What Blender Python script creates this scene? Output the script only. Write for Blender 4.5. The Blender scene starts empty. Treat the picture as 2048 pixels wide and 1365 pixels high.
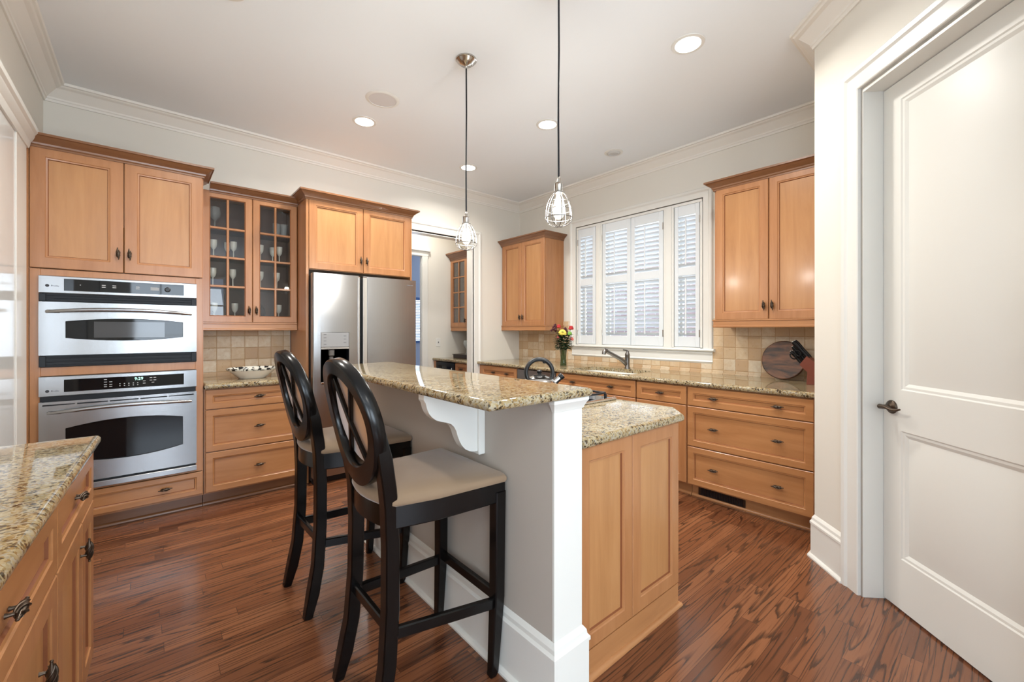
import bpy, bmesh, math, random
from mathutils import Vector, Matrix
random.seed(11)
S = bpy.context.scene
COL = S.collection
R = math.radians
# ------------------------------------------------------------------ camera
cam_d = bpy.data.cameras.new('camera')
cam = bpy.data.objects.new('camera', cam_d); COL.objects.link(cam)
cam_d.sensor_width = 36.0
cam_d.lens = 850.0 / 2048 * 36
cam_d.shift_y = -21.5 / 2048
cam_d.clip_start = 0.02
cam.location = (0, 0, 1.31)
cam.rotation_euler = (R(90), 0, R(49.4 - 90))
S.camera = cam
# ------------------------------------------------------------------ view and world
vs = S.view_settings
vs.view_transform = 'Standard'; vs.look = 'None'; vs.gamma = 1; vs.use_curve_mapping = False
vs.exposure = -0.14
world = bpy.data.worlds.new('sky'); S.world = world; world.use_nodes = True
bg = world.node_tree.nodes['Background']
bg.inputs[0].default_value = (0.62, 0.78, 1.0, 1); bg.inputs[1].default_value = 4.2

# ------------------------------------------------------------------ lights
def area(name, loc, rot, size, power, color, size_y=None, shape=None, spread=None):
    d = bpy.data.lights.new(name, 'AREA'); d.energy = power; d.color = color
    d.shape = shape or ('RECTANGLE' if size_y else 'DISK')
    d.size = size
    if size_y: d.size_y = size_y
    if spread: d.spread = spread
    o = bpy.data.objects.new(name, d); COL.objects.link(o)
    o.location = loc; o.rotation_euler = rot
    return o
COOL = (0.78, 0.90, 1.0); WARM = (1.0, 0.955, 0.885)
# daylight through the windows of the rear wall (behind the camera) and the side wall of the sitting area, tilted up to brighten the ceiling
area('daylight_rear_window', (-1.9, -3.9, 1.55), (R(128), 0, 0), 1.6, 120, COOL, 2.0)
area('daylight_rear_window', (0.6, -3.9, 1.55), (R(128), 0, 0), 1.6, 120, COOL, 2.0)
area('daylight_side_window', (-3.9, -2.0, 1.6), (R(124), 0, R(-90)), 2.2, 60, COOL, 2.0)
area('daylight_kitchen_window', (4.5, 2.62, 2.1), (R(80), 0, R(90)), 1.7, 70, (0.88, 0.94, 1.0), 1.6)
CANS = [(1.37, 3.486), (2.60, 3.75), (2.564, 2.53), (2.491, 1.264), (0.298, 2.575)]
ADDED_REAR_CANS = [(-1.6, -1.2), (0.6, -1.6), (-1.6, -2.8)]  # lamps added behind the camera, unseen and without fixtures
for (x, y) in CANS + ADDED_REAR_CANS:
    area('downlight_lamp', (x, y, 3.035), (0, 0, 0), 0.15, 15 if y > 3.6 else 21, WARM, spread=R(150))
area('downlight_lamp', (2.75, 4.97, 3.035), (0, 0, 0), 0.15, 14, WARM)  # lamp added to light the passage, no fixture built
area('dining_room_daylight', (3.2, 7.3, 2.2), (R(-90), 0, 0), 1.6, 16, (0.72, 0.84, 1.0), 1.2)

# ------------------------------------------------------------------ materials
def lin(c):
    return tuple((v / 255 / 12.92) if v / 255 <= .04045 else ((v / 255 + .055) / 1.055) ** 2.4 for v in c)
class N:
    """small node helper"""
    def __init__(s, name):
        s.m = bpy.data.materials.new(name); s.m.use_nodes = True
        s.t = s.m.node_tree; s.b = s.t.nodes['Principled BSDF']; s.out = s.t.nodes['Material Output']
    def n(s, typ, **kw):
        x = s.t.nodes.new(typ)
        for k, v in kw.items():
            if k == 'i':
                for a, b in v.items():
                    if hasattr(b, 'is_output'): s.t.links.new(b, x.inputs[a])
                    else: x.inputs[a].default_value = b
            else: setattr(x, k, v)
        return x
    def l(s, a, b): s.t.links.new(a, b)
    def set(s, **kw):
        for k, v in kw.items():
            i = s.b.inputs[k.replace('_', ' ')]
            if hasattr(v, 'is_output'): s.l(v, i)
            else: i.default_value = (v + (1,)) if isinstance(v, tuple) and len(v) == 3 else v
        return s
    def math(s, op, a, b=None, c=None):
        x = s.t.nodes.new('ShaderNodeMath'); x.operation = op
        for k, v in enumerate((a, b, c)):
            if v is None: continue
            if hasattr(v, 'is_output'): s.l(v, x.inputs[k])
            else: x.inputs[k].default_value = v
        return x.outputs[0]
    def ramp(s, fac, stops, interp='LINEAR'):
        x = s.t.nodes.new('ShaderNodeValToRGB'); x.color_ramp.interpolation = interp
        e = x.color_ramp.elements
        while len(e) < len(stops): e.new(0.5)
        for k, (p, c) in enumerate(stops):
            e[k].position = p; e[k].color = tuple(c) + (1,)
        s.l(fac, x.inputs[0]); return x.outputs[0]
    def mix(s, fac, a, b, mode='MIX'):
        x = s.t.nodes.new('ShaderNodeMix'); x.data_type = 'RGBA'; x.blend_type = mode
        for idx, v in ((0, fac), (6, a), (7, b)):
            if hasattr(v, 'is_output'): s.l(v, x.inputs[idx])
            else: x.inputs[idx].default_value = (tuple(v) + (1,)) if isinstance(v, tuple) and len(v) == 3 else v
        return x.outputs[2]
    def coord(s, scale=(1, 1, 1), which='Object', loc=(0, 0, 0)):
        tc = s.n('ShaderNodeTexCoord'); mp = s.n('ShaderNodeMapping')
        mp.inputs['Scale'].default_value = scale; mp.inputs['Location'].default_value = loc
        s.l(tc.outputs[which], mp.inputs[0]); return mp.outputs[0]
    def noise(s, vec, scale, detail=3, rough=.5, dist=0.0, out=0):
        x = s.n('ShaderNodeTexNoise', i={'Vector': vec, 'Scale': scale, 'Detail': detail, 'Roughness': rough, 'Distortion': dist})
        return x.outputs[out]
    def bump(s, h, strength, dist=.01):
        x = s.n('ShaderNodeBump', i={'Height': h, 'Strength': strength, 'Distance': dist}); s.l(x.outputs[0], s.b.inputs['Normal'])
def plain(name, c, rough=.5, metal=0.0, **kw):
    n = N(name); n.set(Base_Color=c, Roughness=rough, Metallic=metal, **kw); return n.m
def emis(name, c, st):
    n = N(name); n.set(Base_Color=(0, 0, 0), Emission_Color=c, Emission_Strength=st); return n.m

def maple(name, scale, k=1.0, g=1.0, bl=1.0):
    n = N(name)
    v = n.coord(scale)
    oi = n.n('ShaderNodeObjectInfo')
    off = n.n('ShaderNodeVectorMath', operation='ADD', i={0: v})
    rr = n.n('ShaderNodeCombineXYZ', i={0: n.math('MULTIPLY', oi.outputs['Random'], 31.0), 1: n.math('MULTIPLY', oi.outputs['Random'], 17.0)})
    n.l(rr.outputs[0], off.inputs[1]); v = off.outputs[0]
    a = n.noise(v, 1.0, 5, .62, .6)
    b = n.noise(v, 5.0, 3, .6, .2)
    big = n.noise(n.coord((1.3, 1.3, 1.3)), 1.6, 2)
    c = n.ramp(a, [(.30, (.41 * k, .198 * k, .080 * k)), (.52, (.49 * k, .252 * k, .108 * k)), (.72, (.55 * k, .300 * k, .138 * k))])
    c = n.mix(n.math('MULTIPLY', b, .30), c, (.38 * k, .17 * k, .066 * k))
    c = n.mix(n.math('MULTIPLY', n.math('SUBTRACT', big, .35), .7), c, (.55 * k, .285 * k, .112 * k))
    c = n.mix(1.0, c, (1.0, g, bl), 'MULTIPLY')
    n.set(Base_Color=c, Roughness=.32, Coat_Weight=.25, Coat_Roughness=.15)
    return n.m
WV = maple('maple_vertical_grain', (16, 16, 1.6), .86, .87, .80)
WH = maple('maple_horizontal_grain', (1.6, 1.6, 18), .88, .89, .81)
WP = maple('maple_panel_vertical', (14, 14, 1.3), .95, .95, .86)
GLAZE_SHADE = plain('dark_glaze_shade', lin((128, 74, 42)), .4)  # groove line: brown glaze with the crease shading put into its colour
WSHADE = maple('maple_painted_shade', (1.6, 1.6, 18), .44, .84, .80)  # same maple darkened: shade of crowns and toe kicks put into the colour
INSIDE = plain('cabinet_interior', lin((92, 66, 50)), .6)  # dark brown holds the unlit look of the cabinet inside

def granite():
    n = N('gold_granite'); v = n.coord()
    big = n.noise(v, 7, 4, .6, 1.2)
    base = n.ramp(big, [(.25, lin((130, 100, 60))), (.42, lin((164, 138, 92))), (.58, lin((192, 174, 134))), (.75, lin((150, 120, 74)))])
    wv = n.n('ShaderNodeVectorMath', operation='ADD', i={0: v})
    d3 = n.n('ShaderNodeTexNoise', i={'Vector': v, 'Scale': 46.0, 'Detail': 2.0})
    sc = n.n('ShaderNodeVectorMath', operation='SCALE', i={0: d3.outputs[1], 'Scale': .022}); n.l(sc.outputs[0], wv.inputs[1])
    vo = n.n('ShaderNodeTexVoronoi', i={'Vector': wv.outputs[0], 'Scale': 150.0}); cr = n.n('ShaderNodeSeparateColor', i={0: vo.outputs['Color']})
    grain = n.ramp(cr.outputs[0], [(0.0, lin((40, 28, 20))), (.13, lin((70, 48, 30))), (.14, lin((124, 90, 48))), (.30, lin((168, 132, 78))), (.31, lin((176, 154, 110))), (.70, lin((206, 190, 154))), (.86, lin((200, 196, 184))), (1.0, lin((150, 142, 128)))], 'LINEAR')
    c = n.mix(.62, base, grain)
    vd = n.n('ShaderNodeTexVoronoi', i={'Vector': wv.outputs[0], 'Scale': 66.0}); cd = n.n('ShaderNodeSeparateColor', i={0: vd.outputs['Color']})
    cl = n.noise(v, 11, 3, .6)
    m = n.math('MULTIPLY', n.math('LESS_THAN', cd.outputs[1], .36), n.math('GREATER_THAN', cl, .45))
    m = n.math('MULTIPLY', m, n.math('LESS_THAN', vd.outputs['Distance'], .42))
    c = n.mix(n.math('MULTIPLY', m, .85), c, lin((46, 30, 20)))
    c = n.mix(1.0, c, (.74, .75, .76), 'MULTIPLY')
    n.set(Base_Color=c, Roughness=.05, Specular_IOR_Level=.6)
    return n.m
GRAN = granite()

def oak_floor():
    n = N('oak_strip_floor'); tc = n.n('ShaderNodeTexCoord'); sp = n.n('ShaderNodeSeparateXYZ', i={0: tc.outputs['Object']})
    x, y = sp.outputs[0], sp.outputs[1]
    W = .072; L = 1.05
    row = n.math('FLOOR', n.math('DIVIDE', y, W))
    wn = n.n('ShaderNodeTexWhiteNoise', noise_dimensions='1D', i={'W': row})
    xs = n.math('ADD', n.math('DIVIDE', x, L), n.math('MULTIPLY', wn.outputs[0], 7.3))
    col = n.math('FLOOR', xs)
    idv = n.n('ShaderNodeCombineXYZ', i={0: row, 1: col})
    w2 = n.n('ShaderNodeTexWhiteNoise', noise_dimensions='2D', i={0: idv.outputs[0]})
    rs = n.n('ShaderNodeSeparateColor', i={0: w2.outputs[1]})
    gx = n.math('ADD', x, n.math('MULTIPLY', rs.outputs[0], 40.0)); gy = n.math('ADD', y, n.math('MULTIPLY', rs.outputs[1], 23.0))
    g = n.n('ShaderNodeCombineXYZ', i={0: n.math('MULTIPLY', gx, 1.3), 1: n.math('MULTIPLY', gy, 19.0), 2: rs.outputs[2]})
    fine = n.noise(n.n('ShaderNodeCombineXYZ', i={0: n.math('MULTIPLY', gx, 5.0), 1: n.math('MULTIPLY', gy, 120.0)}).outputs[0], 1.0, 3, .6)
    flow = n.noise(g.outputs[0], .62, 1.6, .45, .2)
    rings = n.math('FRACT', n.math('ADD', n.math('MULTIPLY', flow, 10.0), n.math('MULTIPLY', fine, .4)))
    line = n.ramp(rings, [(0.0, (0, 0, 0)), (.06, (1, 1, 1)), (.16, (.7, .7, .7)), (.30, (0, 0, 0)), (1.0, (0, 0, 0))])
    brk = n.noise(g.outputs[0], 1.6, 2, .5)
    tone = n.ramp(w2.outputs[0], [(0.0, lin((104, 63, 40))), (.35, lin((118, 73, 46))), (.65, lin((126, 79, 51))), (1.0, lin((144, 94, 62)))])
    c = n.mix(n.math('MULTIPLY', fine, .45), tone, lin((104, 58, 36)))
    c = n.mix(n.math('MULTIPLY', n.math('MULTIPLY', line, n.ramp(brk, [(.28, (.25, .25, .25)), (.46, (1, 1, 1))])), .92), c, lin((46, 27, 19)))
    st = n.noise(n.n('ShaderNodeCombineXYZ', i={0: n.math('MULTIPLY', gx, 3.2), 1: n.math('MULTIPLY', gy, 105.0), 2: 4.0}).outputs[0], 1.0, 2, .5)
    c = n.mix(n.math('MULTIPLY', n.ramp(st, [(.55, (0, 0, 0)), (.66, (1, 1, 1))]), .55), c, lin((62, 35, 23)))
    fy = n.math('FRACT', n.math('DIVIDE', y, W)); fx = n.math('FRACT', xs)
    e = n.math('MINIMUM', n.math('MINIMUM', fy, n.math('SUBTRACT', 1.0, fy)), n.math('MULTIPLY', n.math('MINIMUM', fx, n.math('SUBTRACT', 1.0, fx)), L / W))
    gap = n.math('LESS_THAN', e, .018)
    c = n.mix(n.math('MULTIPLY', gap, .6), c, lin((52, 28, 18)))
    n.set(Base_Color=c, Roughness=n.math('ADD', n.math('MULTIPLY', fine, .10), .20), Coat_Weight=.35, Coat_Roughness=.12)
    n.bump(n.math('SUBTRACT', n.math('MULTIPLY', fine, .4), n.math('MULTIPLY', gap, 1.5)), .08, .002)
    return n.m
FLOOR = oak_floor()

def travertine():
    n = N('tumbled_travertine_tile'); tc = n.n('ShaderNodeTexCoord'); sp = n.n('ShaderNodeSeparateXYZ', i={0: tc.outputs['Object']})
    u = n.math('DIVIDE', n.math('ADD', sp.outputs[0], sp.outputs[1]), .1035); v = n.math('DIVIDE', n.math('SUBTRACT', sp.outputs[2], .018), .1035)
    iu, iv = n.math('FLOOR', u), n.math('FLOOR', v)
    w = n.n('ShaderNodeTexWhiteNoise', noise_dimensions='2D', i={0: n.n('ShaderNodeCombineXYZ', i={0: iu, 1: iv}).outputs[0]})
    tone = n.ramp(w.outputs[0], [(0.0, lin((188, 156, 122))), (.3, lin((204, 178, 144))), (.6, lin((214, 194, 164))), (1.0, lin((224, 212, 190)))])
    cl = n.noise(n.coord(), 22, 4, .65, .5)
    c = n.mix(n.ramp(cl, [(.35, (0, 0, 0)), (.7, (.6, .6, .6))]), tone, lin((196, 162, 120)))
    pit = n.noise(n.coord(), 70, 2, .6)
    pm = n.ramp(pit, [(.66, (0, 0, 0)), (.72, (1, 1, 1))])
    c = n.mix(n.math('MULTIPLY', pm, .45), c, lin((150, 112, 72)))
    fu, fv = n.math('FRACT', u), n.math('FRACT', v)
    e = n.math('MINIMUM', n.math('MINIMUM', fu, n.math('SUBTRACT', 1.0, fu)), n.math('MINIMUM', fv, n.math('SUBTRACT', 1.0, fv)))
    wob = n.math('MULTIPLY', n.math('SUBTRACT', n.noise(n.coord(), 60, 2), .5), .03)
    e = n.math('ADD', e, wob)
    gm = n.ramp(e, [(.015, (1, 1, 1)), (.032, (0, 0, 0))])
    c = n.mix(n.math('MULTIPLY', gm, .8), c, lin((178, 140, 96)))
    n.set(Base_Color=c, Roughness=.5)
    n.bump(n.math('SUBTRACT', n.ramp(e, [(.0, (0, 0, 0)), (.07, (1, 1, 1))]), n.math('MULTIPLY', pm, .3)), .5, .004)
    return n.m
TILE = travertine()

def steel(name, c, rough, scale, st=.10, wave=(7, 7, .5), wk=6.0):
    n = N(name); v = n.coord(scale)
    h = n.math('ADD', n.noise(v, 1.0, 3, .7), n.math('MULTIPLY', n.noise(n.coord(wave), 1.0, 1, .5), wk))
    n.set(Base_Color=c, Metallic=1.0, Roughness=rough); n.bump(h, st, .002); return n.m
STEEL = steel('brushed_steel', (.37, .37, .375), .27, (3, 3, 420))
FSTEEL = steel('refrigerator_steel', (.40, .40, .405), .25, (3, 3, 420), .10, (.5, .5, 7.5), 8.0)
STEELP = plain('polished_steel', (.72, .72, .72), .14, 1.0)
NICKEL = plain('brushed_nickel', (.50, .47, .43), .22, 1.0)
PEWTER = plain('dark_pewter', (.21, .20, .19), .3, 1.0)
BRONZE = plain('oil_rubbed_bronze', (.085, .062, .045), .34, .85)
BLACKGL = plain('black_glass', (.006, .006, .007), .04, 0, Specular_IOR_Level=.3)
BLACKP = plain('black_plastic', (.007, .008, .011), .4, 0, Specular_IOR_Level=.3)
BLACKK = plain('black_kettle_plastic', (.012, .012, .012), .38)
IRON = plain('cast_iron', (.014, .015, .018), .5)
ESP = plain('espresso_lacquer', (.0030, .0025, .0025), .22, 0, Specular_IOR_Level=.34)
def wallpaint(name, c, rough=.6):
    n = N(name); h = n.noise(n.coord(), 260, 2); n.set(Base_Color=c, Roughness=rough); n.bump(h, .03, .001); return n.m
CREAM = wallpaint('cream_wall_paint', lin((224, 220, 210)))
CEILP = wallpaint('ceiling_paint', lin((238, 243, 246)), .7)
CROWNP = wallpaint('crown_paint', lin((232, 229, 221)), .55)
TAUPE = wallpaint('bar_wall_shaded_paint', lin((184, 176, 166)))  # bar wall paint, lowered to carry the shade on this face
GREYB = wallpaint('dining_wall_paint', lin((150, 156, 172)))
TRIM = plain('white_trim_enamel', lin((226, 225, 219)), .30)
DOORP = plain('door_enamel', lin((220, 219, 213)), .42)
DOORG = plain('gloss_door_enamel', lin((226, 228, 226)), .12)
SHUT = plain('shutter_white', lin((220, 225, 228)), .32)
PORC = plain('white_porcelain', lin((238, 238, 232)), .12)
def fabric(name, c, k=.02):
    n = N(name); h = n.noise(n.coord(), 420, 2); cc = n.mix(n.noise(n.coord(), 9, 3), c, tuple(v * .86 for v in c))
    n.set(Base_Color=cc, Roughness=.9, Sheen_Weight=.4, Sheen_Roughness=.4); n.bump(h, .12, .001); return n.m
SEATF = fabric('tan_microfibre', lin((146, 122, 97)))
BACKF = fabric('tan_back_fabric', lin((196, 148, 106)))
def pane(name, tint=(1, 1, 1), gl=1.0, rough=.0):
    n = N(name)
    tr = n.n('ShaderNodeBsdfTransparent', i={0: tint + (1,)}); g = n.n('ShaderNodeBsdfGlossy', i={'Roughness': rough})
    fr = n.n('ShaderNodeFresnel', i={'IOR': 1.5}); mx = n.n('ShaderNodeMixShader', i={0: n.math('MULTIPLY', fr.outputs[0], gl), 1: tr.outputs[0], 2: g.outputs[0]})
    n.l(mx.outputs[0], n.out.inputs[0]); return n.m
PANE = pane('clear_pane')
PANED = pane('cabinet_pane', (.90, .89, .88), .7)
def milky(name, c, a):
    n = N(name); tr = n.n('ShaderNodeBsdfTransparent'); mx = n.n('ShaderNodeMixShader', i={0: a, 1: tr.outputs[0], 2: n.b.outputs[0]})
    n.set(Base_Color=c, Roughness=.08); n.l(mx.outputs[0], n.out.inputs[0]); return n.m
STEMW = milky('stemware_glass', lin((236, 238, 226)), .95)
TUMB = milky('clear_tumbler', lin((200, 206, 204)), .35)
VASEG = milky('green_vase_glass', lin((70, 84, 48)), .42)
LEAF = plain('leaf_green', lin((34, 56, 26)), .6)
STEMG = plain('stem_green', lin((64, 88, 38)), .5)
RED = plain('rose_red', lin((176, 30, 34)), .5); PINK = plain('pink_petal', lin((216, 110, 100)), .5)
YEL = plain('yellow_petal', lin((240, 216, 96)), .5); BURG = plain('burgundy_petal', lin((74, 24, 34)), .5); LIME = plain('lime_petal', lin((120, 170, 70)), .5)
def glowglass(name, c, st, a):
    n = N(name); tr = n.n('ShaderNodeBsdfTransparent'); e = n.n('ShaderNodeEmission', i={0: c + (1,), 1: st}); mx = n.n('ShaderNodeMixShader', i={0: a, 1: tr.outputs[0], 2: e.outputs[0]})
    n.l(mx.outputs[0], n.out.inputs[0]); return n.m
BULB = glowglass('bulb_glow', (1.0, .93, .80), 3.2, .35)
CANL = emis('downlight_glow', (1.0, .96, .88), 14)
DIGIT = emis('clock_digits', (.55, 1.0, .85), 2.2)
PRINT = plain('panel_print', lin((186, 186, 186)), .5)
PRINTD = plain('dark_print', lin((40, 40, 44)), .5)
GREYPL = plain('grey_panel', lin((150, 150, 150)), .35)
SPK = plain('speaker_mesh', lin((214, 211, 210)), .8)
def board():
    n = N('walnut_board'); v = n.coord((1, 5, 22)); a = n.noise(v, 1.0, 4, .6, .6)
    n.set(Base_Color=n.ramp(a, [(.32, lin((40, 26, 18))), (.45, lin((84, 52, 32))), (.58, lin((122, 76, 46))), (.75, lin((150, 98, 62)))]), Roughness=.4); return n.m
WALNUT = board()
REDW = plain('red_block_wood', lin((112, 54, 38)), .4)
def brick():
    n = N('outside_brick'); tc = n.n('ShaderNodeTexCoord'); sp = n.n('ShaderNodeSeparateXYZ', i={0: tc.outputs['Object']})
    b = n.n('ShaderNodeTexBrick', i={'Vector': n.n('ShaderNodeCombineXYZ', i={0: sp.outputs[1], 1: sp.outputs[2]}).outputs[0], 'Color1': lin((196, 170, 165)) + (1,), 'Color2': lin((168, 140, 140)) + (1,), 'Mortar': lin((215, 208, 205)) + (1,), 'Scale': 1.0, 'Brick Width': .2, 'Row Height': .07, 'Mortar Size': .01})
    n.set(Base_Color=b.outputs[0], Roughness=.9); return n.m
BRICK = brick()
def rimmat():
    n = N('bowl_rim_pattern'); a = n.noise(n.coord(), 38, 2, .5)
    n.set(Base_Color=n.ramp(a, [(.44, lin((36, 38, 40))), (.52, lin((225, 225, 215)))], 'LINEAR'), Roughness=.15); return n.m
RIMP = rimmat()
BOWLW = plain('bowl_glaze', lin((226, 218, 204)), .2)

# ------------------------------------------------------------------ mesh builder
ID = lambda a, b, h: (a, b, h)
class M:
    def __init__(s, T=None): s.v = []; s.f = []; s.m = []; s.T = T or ID
    def add(s, vs_, fs, mi=0):
        o = len(s.v); s.v += [s.T(*p) for p in vs_]
        for f in fs: s.f.append([o + i for i in f]); s.m.append(mi)
        return s
    def box(s, x0, x1, y0, y1, z0, z1, b=0.0, mi=0):
        if x1 < x0: x0, x1 = x1, x0
        if y1 < y0: y0, y1 = y1, y0
        if z1 < z0: z0, z1 = z1, z0
        if b <= 0:
            vs_ = [(x, y, z) for x in (x0, x1) for y in (y0, y1) for z in (z0, z1)]
            return s.add(vs_, [(0, 1, 3, 2), (4, 6, 7, 5), (0, 4, 5, 1), (2, 3, 7, 6), (0, 2, 6, 4), (1, 5, 7, 3)], mi)
        b = min(b, (x1 - x0) * .45, (y1 - y0) * .45, (z1 - z0) * .45)
        X, Y, Z = (x0, x1), (y0, y1), (z0, z1); idx = {}; vs_ = []
        for i in (0, 1):
            for j in (0, 1):
                for k in (0, 1):
                    xi, yi, zi = X[i] + (b, -b)[i], Y[j] + (b, -b)[j], Z[k] + (b, -b)[k]
                    for a, p in enumerate(((X[i], yi, zi), (xi, Y[j], zi), (xi, yi, Z[k]))):
                        idx[i, j, k, a] = len(vs_); vs_.append(p)
        f = []
        q = [(0, 0), (0, 1), (1, 1), (1, 0)]
        for e in (0, 1):
            f.append([idx[e, a, c, 0] for a, c in q]); f.append([idx[a, e, c, 1] for a, c in q]); f.append([idx[a, c, e, 2] for a, c in q])
        for a in (0, 1):
            for c in (0, 1):
                f.append([idx[a, c, 0, 0], idx[a, c, 1, 0], idx[a, c, 1, 1], idx[a, c, 0, 1]])
                f.append([idx[a, 0, c, 0], idx[a, 1, c, 0], idx[a, 1, c, 2], idx[a, 0, c, 2]])
                f.append([idx[0, a, c, 1], idx[1, a, c, 1], idx[1, a, c, 2], idx[0, a, c, 2]])
                for d in (0, 1): f.append([idx[a, c, d, 0], idx[a, c, d, 1], idx[a, c, d, 2]])
        return s.add(vs_, f, mi)
    def loft(s, rings, closed=True, cap0=True, cap1=True, mi=0, loop=False):
        n = len(rings[0]); vs_ = [p for r in rings for p in r]; f = []
        K = len(rings)
        for i in range(K if loop else K - 1):
            for j in range(n if closed else n - 1):
                a = i * n + j; b = i * n + (j + 1) % n; c = ((i + 1) % K) * n
                f.append((a, b, c + (j + 1) % n, c + j))
        if not loop and cap0: f.append(tuple(range(n)))
        if not loop and cap1: f.append(tuple(range((K - 1) * n, K * n)))
        return s.add(vs_, f, mi)
    def tube(s, pts, r, n=10, loop=False, caps=True, mi=0, flat=None):
        pts = [Vector(p) for p in pts]; K = len(pts); rs = r if isinstance(r, (list, tuple)) else [r] * K
        rings = []; up = None
        for i, p in enumerate(pts):
            if loop: t = pts[(i + 1) % K] - pts[i - 1]
            else: t = pts[min(i + 1, K - 1)] - pts[max(i - 1, 0)]
            t.normalize()
            if up is None:
                up = Vector((0, 0, 1)) if abs(t.z) < .9 else Vector((1, 0, 0))
            a = t.cross(up).normalized(); b = a.cross(t).normalized(); up = b
            ra, rb = (rs[i] if isinstance(rs[i], (tuple, list)) else (rs[i], rs[i]))
            rings.append([tuple(p + a * (ra * math.cos(q)) + b * (rb * math.sin(q))) for q in [2 * math.pi * k / n for k in range(n)]])
        return s.loft(rings, True, caps, caps, mi, loop)
    def bar(s, pts, w, d, wdir, mi=0, b=.004):
        """rectangular bar along pts; w along wdir, d perpendicular; chamfered corners"""
        pts = [Vector(p) for p in pts]; K = len(pts); rings = []; wd = Vector(wdir).normalized()
        for i, p in enumerate(pts):
            t = (pts[min(i + 1, K - 1)] - pts[max(i - 1, 0)]).normalized()
            e = t.cross(wd).normalized(); a = e.cross(t).normalized()
            ww = (w[i] if isinstance(w, (list, tuple)) else w) / 2; dd = (d[i] if isinstance(d, (list, tuple)) else d) / 2
            c = min(b, ww * .45, dd * .45)
            rings.append([tuple(p + a * x + e * y) for x, y in ((-ww + c, -dd), (ww - c, -dd), (ww, -dd + c), (ww, dd - c), (ww - c, dd), (-ww + c, dd), (-ww, dd - c), (-ww, -dd + c))])
        return s.loft(rings, mi=mi)
    def lathe(s, prof, c=(0, 0, 0), n=28, mi=0, axis=None, closed=False):
        """prof of (r, h) along axis"""
        ax = Vector(axis or (0, 0, 1)).normalized()
        a = ax.orthogonal().normalized() if axis else Vector((1, 0, 0)); b = ax.cross(a); c = Vector(c)
        rings = [[tuple(c + ax * h + (a * math.cos(q) + b * math.sin(q)) * max(r, 1e-5)) for q in [2 * math.pi * k / n for k in range(n)]] for r, h in prof]
        if closed: return s.loft(rings, mi=mi, loop=True)
        return s.loft(rings, mi=mi)
    def sph(s, c, r, n=12, m=8, sc=(1, 1, 1), mi=0):
        prof = [(r * math.sin(math.pi * k / m), -r * math.cos(math.pi * k / m)) for k in range(m + 1)]
        o = len(s.v); Tt = s.T; s.T = lambda x, y, z: Tt(c[0] + x * sc[0], c[1] + y * sc[1], c[2] + z * sc[2])
        s.lathe(prof, n=n, mi=mi); s.T = Tt; return s
    def prism(s, poly, h0, h1, P=None, mi=0):
        P = P or (lambda a, b, h: (a, b, h)); n = len(poly)
        return s.loft([[P(a, b, h0) for a, b in poly], [P(a, b, h1) for a, b in poly]], mi=mi)
    def sweep(s, prof, path, P=None, closed=False, mi=0):
        """mitred sweep of prof (out, h); out is to the right of the path"""
        P = P or (lambda a, b, h: (a, b, h)); K = len(path); rings = []
        for i in range(K):
            def nrm(i0, i1):
                d = Vector((path[i1][0] - path[i0][0], path[i1][1] - path[i0][1])).normalized(); return Vector((d.y, -d.x))
            if closed: n1, n2 = nrm((i - 1) % K, i), nrm(i, (i + 1) % K)
            else: n1 = nrm(i - 1, i) if i else nrm(0, 1); n2 = nrm(i, i + 1) if i < K - 1 else n1
            m = (n1 + n2) / (1 + n1.dot(n2))
            rings.append([P(path[i][0] + m.x * o, path[i][1] + m.y * o, h) for o, h in prof])
        return s.loft(rings, mi=mi, loop=closed)
    def rects(s, u0, u1, v0, v1, rings, mis=None, cap=True, capmi=0, back=True):
        """concentric rectangle rings (inset, w) used for panels"""
        rr = [[(u0 + i, v0 + i, w), (u1 - i, v0 + i, w), (u1 - i, v1 - i, w), (u0 + i, v1 - i, w)] for i, w in rings]
        o = len(s.v); s.v += [s.T(*p) for r in rr for p in r]
        for k in range(len(rr) - 1):
            for j in range(4):
                s.f.append([o + k * 4 + j, o + k * 4 + (j + 1) % 4, o + k * 4 + 4 + (j + 1) % 4, o + k * 4 + 4 + j]); s.m.append((mis or [0] * 99)[k])
        if cap: s.f.append([o + (len(rr) - 1) * 4 + j for j in range(4)]); s.m.append(capmi)
        if back: s.f.append([o + j for j in (3, 2, 1, 0)]); s.m.append(0)
        return s
    def slab(s, poly, z0, z1, r=None, mi=0):
        """stone slab with bullnose edge"""
        h = z1 - z0; r = r or h / 2; st = 5; rings = []; K = len(poly)
        cx = sum(p[0] for p in poly) / K; cy = sum(p[1] for p in poly) / K
        area2 = sum(poly[i][0] * poly[(i + 1) % K][1] - poly[(i + 1) % K][0] * poly[i][1] for i in range(K))
        sg = 1 if area2 > 0 else -1
        def inset(o):
            out = []
            for i in range(K):
                def nrm(a, b):
                    d = Vector((b[0] - a[0], b[1] - a[1])).normalized(); return Vector((-d.y, d.x)) * sg
                n1 = nrm(poly[i - 1], poly[i]); n2 = nrm(poly[i], poly[(i + 1) % K]); m = (n1 + n2) / (1 + n1.dot(n2))
                out.append((poly[i][0] + m.x * o, poly[i][1] + m.y * o))
            return out
        for k in range(st + 1):
            a = math.pi / 2 * (1 - k / st); rings.append((r * (1 - math.cos(a)), z0 + r - r * math.sin(a)))
        for k in range(st + 1):
            a = math.pi / 2 * k / st; rings.append((r * (1 - math.cos(a)), z1 - r + r * math.sin(a)))
        return s.loft([[(x, y, z) for x, y in inset(o)] for o, z in rings], mi=mi)

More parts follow.
